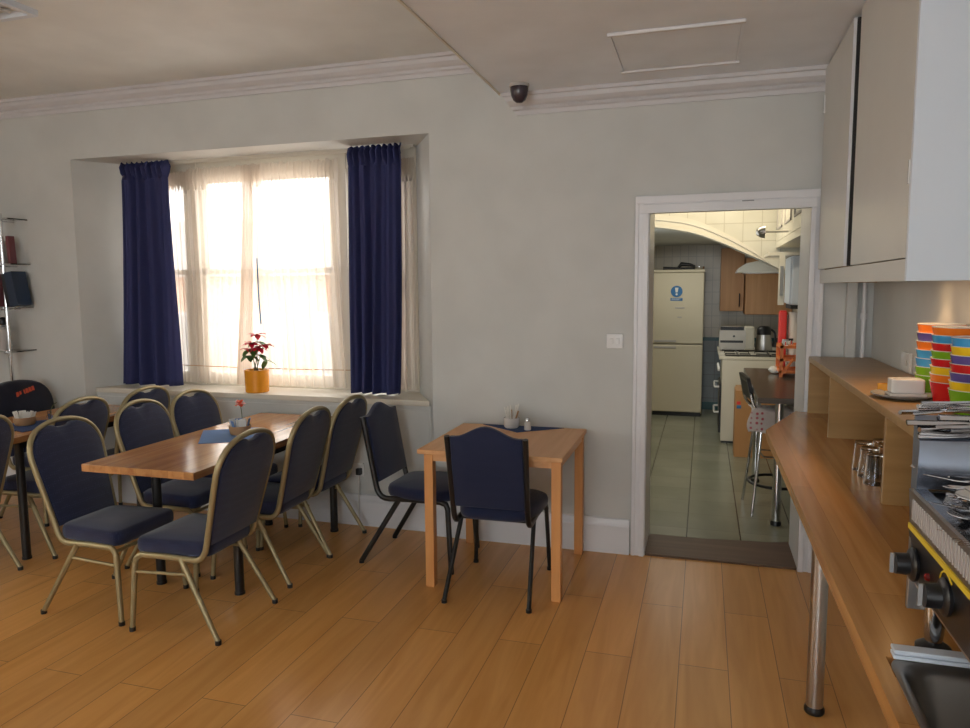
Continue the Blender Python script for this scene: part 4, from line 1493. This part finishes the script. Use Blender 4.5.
# orange rack
orr = thing('orange_rack', 'orange wooden rack standing on the dark worktop', 'rack', (.55, 5.72, .90))
for x in (0, .16):
    for y in (0, .30):
        MB().box(x, x + .022, y, y + .022, 0, .235).build('post', M['orangeplastic'], orr)
for z in (.03, .12, .215):
    for a in ((0, .18, 0, .014), (0, .18, .308, .322), (0, .014, 0, .32), (.168, .182, 0, .32)):
        MB().box(a[0], a[1], a[2], a[3], z, z + .02).build('rail', M['orangeplastic'], orr)
    MB().box(.01, .17, .01, .31, z, z + .006).build('shelf_board', M['orangeplastic'], orr)
MB().prism([(.0, .02), (.02, .02), (.16, .22), (.14, .22)], -.008, .0, lambda u, v, w_: (u, w_, v)).build('brace', M['orangeplastic'], orr)
for i, (x, y, l) in enumerate(((.585, 5.76, 'left'), (.63, 5.86, 'middle'), (.69, 5.78, 'right'))):
    j = thing('spice_jar', 'small jar with a dark lid, %s of three on the orange rack' % l, 'jar', (x, y, 1.135), 0, 'jars on the orange rack')
    MB().lathe([(.020, 0), (.024, .006), (.024, .03), (0, .03)], seg=14).build('jar', M['glass'], j, smooth=True)
    MB().lathe([(.022, .03), (.022, .045), (0, .045)], seg=14).build('lid', M['blackp'] if i % 2 else M['steel'], j)
rc = thing('red_container', 'upright red box behind the orange rack', 'container', (.60, 6.14, .90))
MB().prism(round_poly([(-.028, -.05), (.028, -.05), (.028, .05), (-.028, .05)], .012), 0, .47).build('body', M['redp'], rc, bevel=.004)
MB().box(-.022, .022, -.045, .045, .47, .482).build('lid', M['redp'], rc)
rc2 = thing('paper_roll', 'white paper roll standing right of the red box', 'paper roll', (.685, 6.14, .90))
MB().lathe([(.018, 0), (.045, 0), (.045, .47), (.018, .47)], seg=20).build('roll', M['paper'], rc2, smooth=True)
tag(MB().lathe([(0, .0), (.03, .008), (.035, .03), (.02, .055), (0, .06)], (.53, 5.95, .90), 12, fn=lambda x, y, z: (x + .01 * sin(z * 90 + y * 70), y, z)).build('crumpled_cloth', M['paper'], smooth=True), 'crumpled white cloth on the dark worktop by the rack', 'cloth')

# cardboard box
cbx = thing('cardboard_box', 'tall brown cardboard box on the kitchen floor beside the cooker', 'box', (.30, 6.95, 0))
box('carton', (0, .40, 0, .28, 0, .62), M['card'], cbx, .002)
MB().add([(0, 0, .62), (.4, 0, .62), (.4, .10, .66), (0, .10, .66)], [(0, 1, 2, 3)]).build('flap', M['wicker'], cbx)
MB().box(.012, .045, -.002, 0, .49, .52).build('red_label', M['redp'], cbx)
MB().box(.012, .05, -.002, 0, .455, .485).build('blue_label', M['signblue'], cbx)

# bar stool tucked under the dark worktop (faces +x)
bs = thing('bar_stool', 'chrome bar stool with a low black back at the dark worktop', 'stool', (.522, 5.36, 0), radians(6))
seat = round_poly([(-.17, -.17), (.17, -.17), (.17, .17), (-.17, .17)], .09)
MB().pad(seat, .04, .012, lambda u, v, w_: (u, v, w_ + .70), .006).build('seat', M['blackp'], bs, smooth=True)
for sx, sy in ((-1, -1), (-1, 1), (1, -1), (1, 1)):
    MB().tube([(sx * .13, sy * .13, .68), (sx * .195, sy * .20, 0)], .010, 10).build('leg', M['chrome'], bs, smooth=True)
MB().tube([(.19 * cos(a), .19 * sin(a), .20) for a in [k * pi / 12 for k in range(24)]], .011, 8, closed=True).build('foot_ring', M['blackm'], bs, smooth=True)
MB().tube([(.158 * cos(a), .158 * sin(a), .40) for a in [pi / 4 + k * pi / 2 for k in range(4)]], .006, 6, closed=True).build('stretcher', M['chrome'], bs)
MB().tube([(.13, -.16, .69), (-.10, -.17, .70)] + bez((-.10, -.17, .70), (-.19, -.17, .71), (-.21, -.165, .80), 5) + [(-.235, -.15, .93), (-.235, .15, .93)] + bez((-.21, .165, .80), (-.19, .17, .71), (-.10, .17, .70), 5) + [(.13, .16, .69)],
          .011, 10).build('back_hoop', M['chrome'], bs, smooth=True)
MB().prism(round_poly([(-.17, .80), (.17, .80), (.165, .96), (-.165, .96)], .03), -.012, .012, lambda u, v, w_: (-.205 - (v - .80) * .22 + w_, u, v)).build('backrest', M['blackp'], bs, smooth=True)
def cloth_pt(u, v):
    """a square of cloth lying over the seat and falling down its camera-side corner"""
    x = .50 - .185 + u * .30
    y = 5.36 - .19 + .16 * max(0, .3 - v) / .3 - .02 * sin(u * 8) * v
    z = .748 if v < .3 else .748 - (v - .3) * .23 + .008 * sin(u * 11)
    return (x + .015 * sin(v * 6), y - .012 * (v > .3), z)


fc = tag(MB().grid(16, 20, cloth_pt).build('seat_cloth', M['floral'], smooth=True),
         'floral cloth with red trim draped over the bar stool seat', 'cloth')
sf_ = fc.modifiers.new('s', 'SOLIDIFY'); sf_.thickness = .004
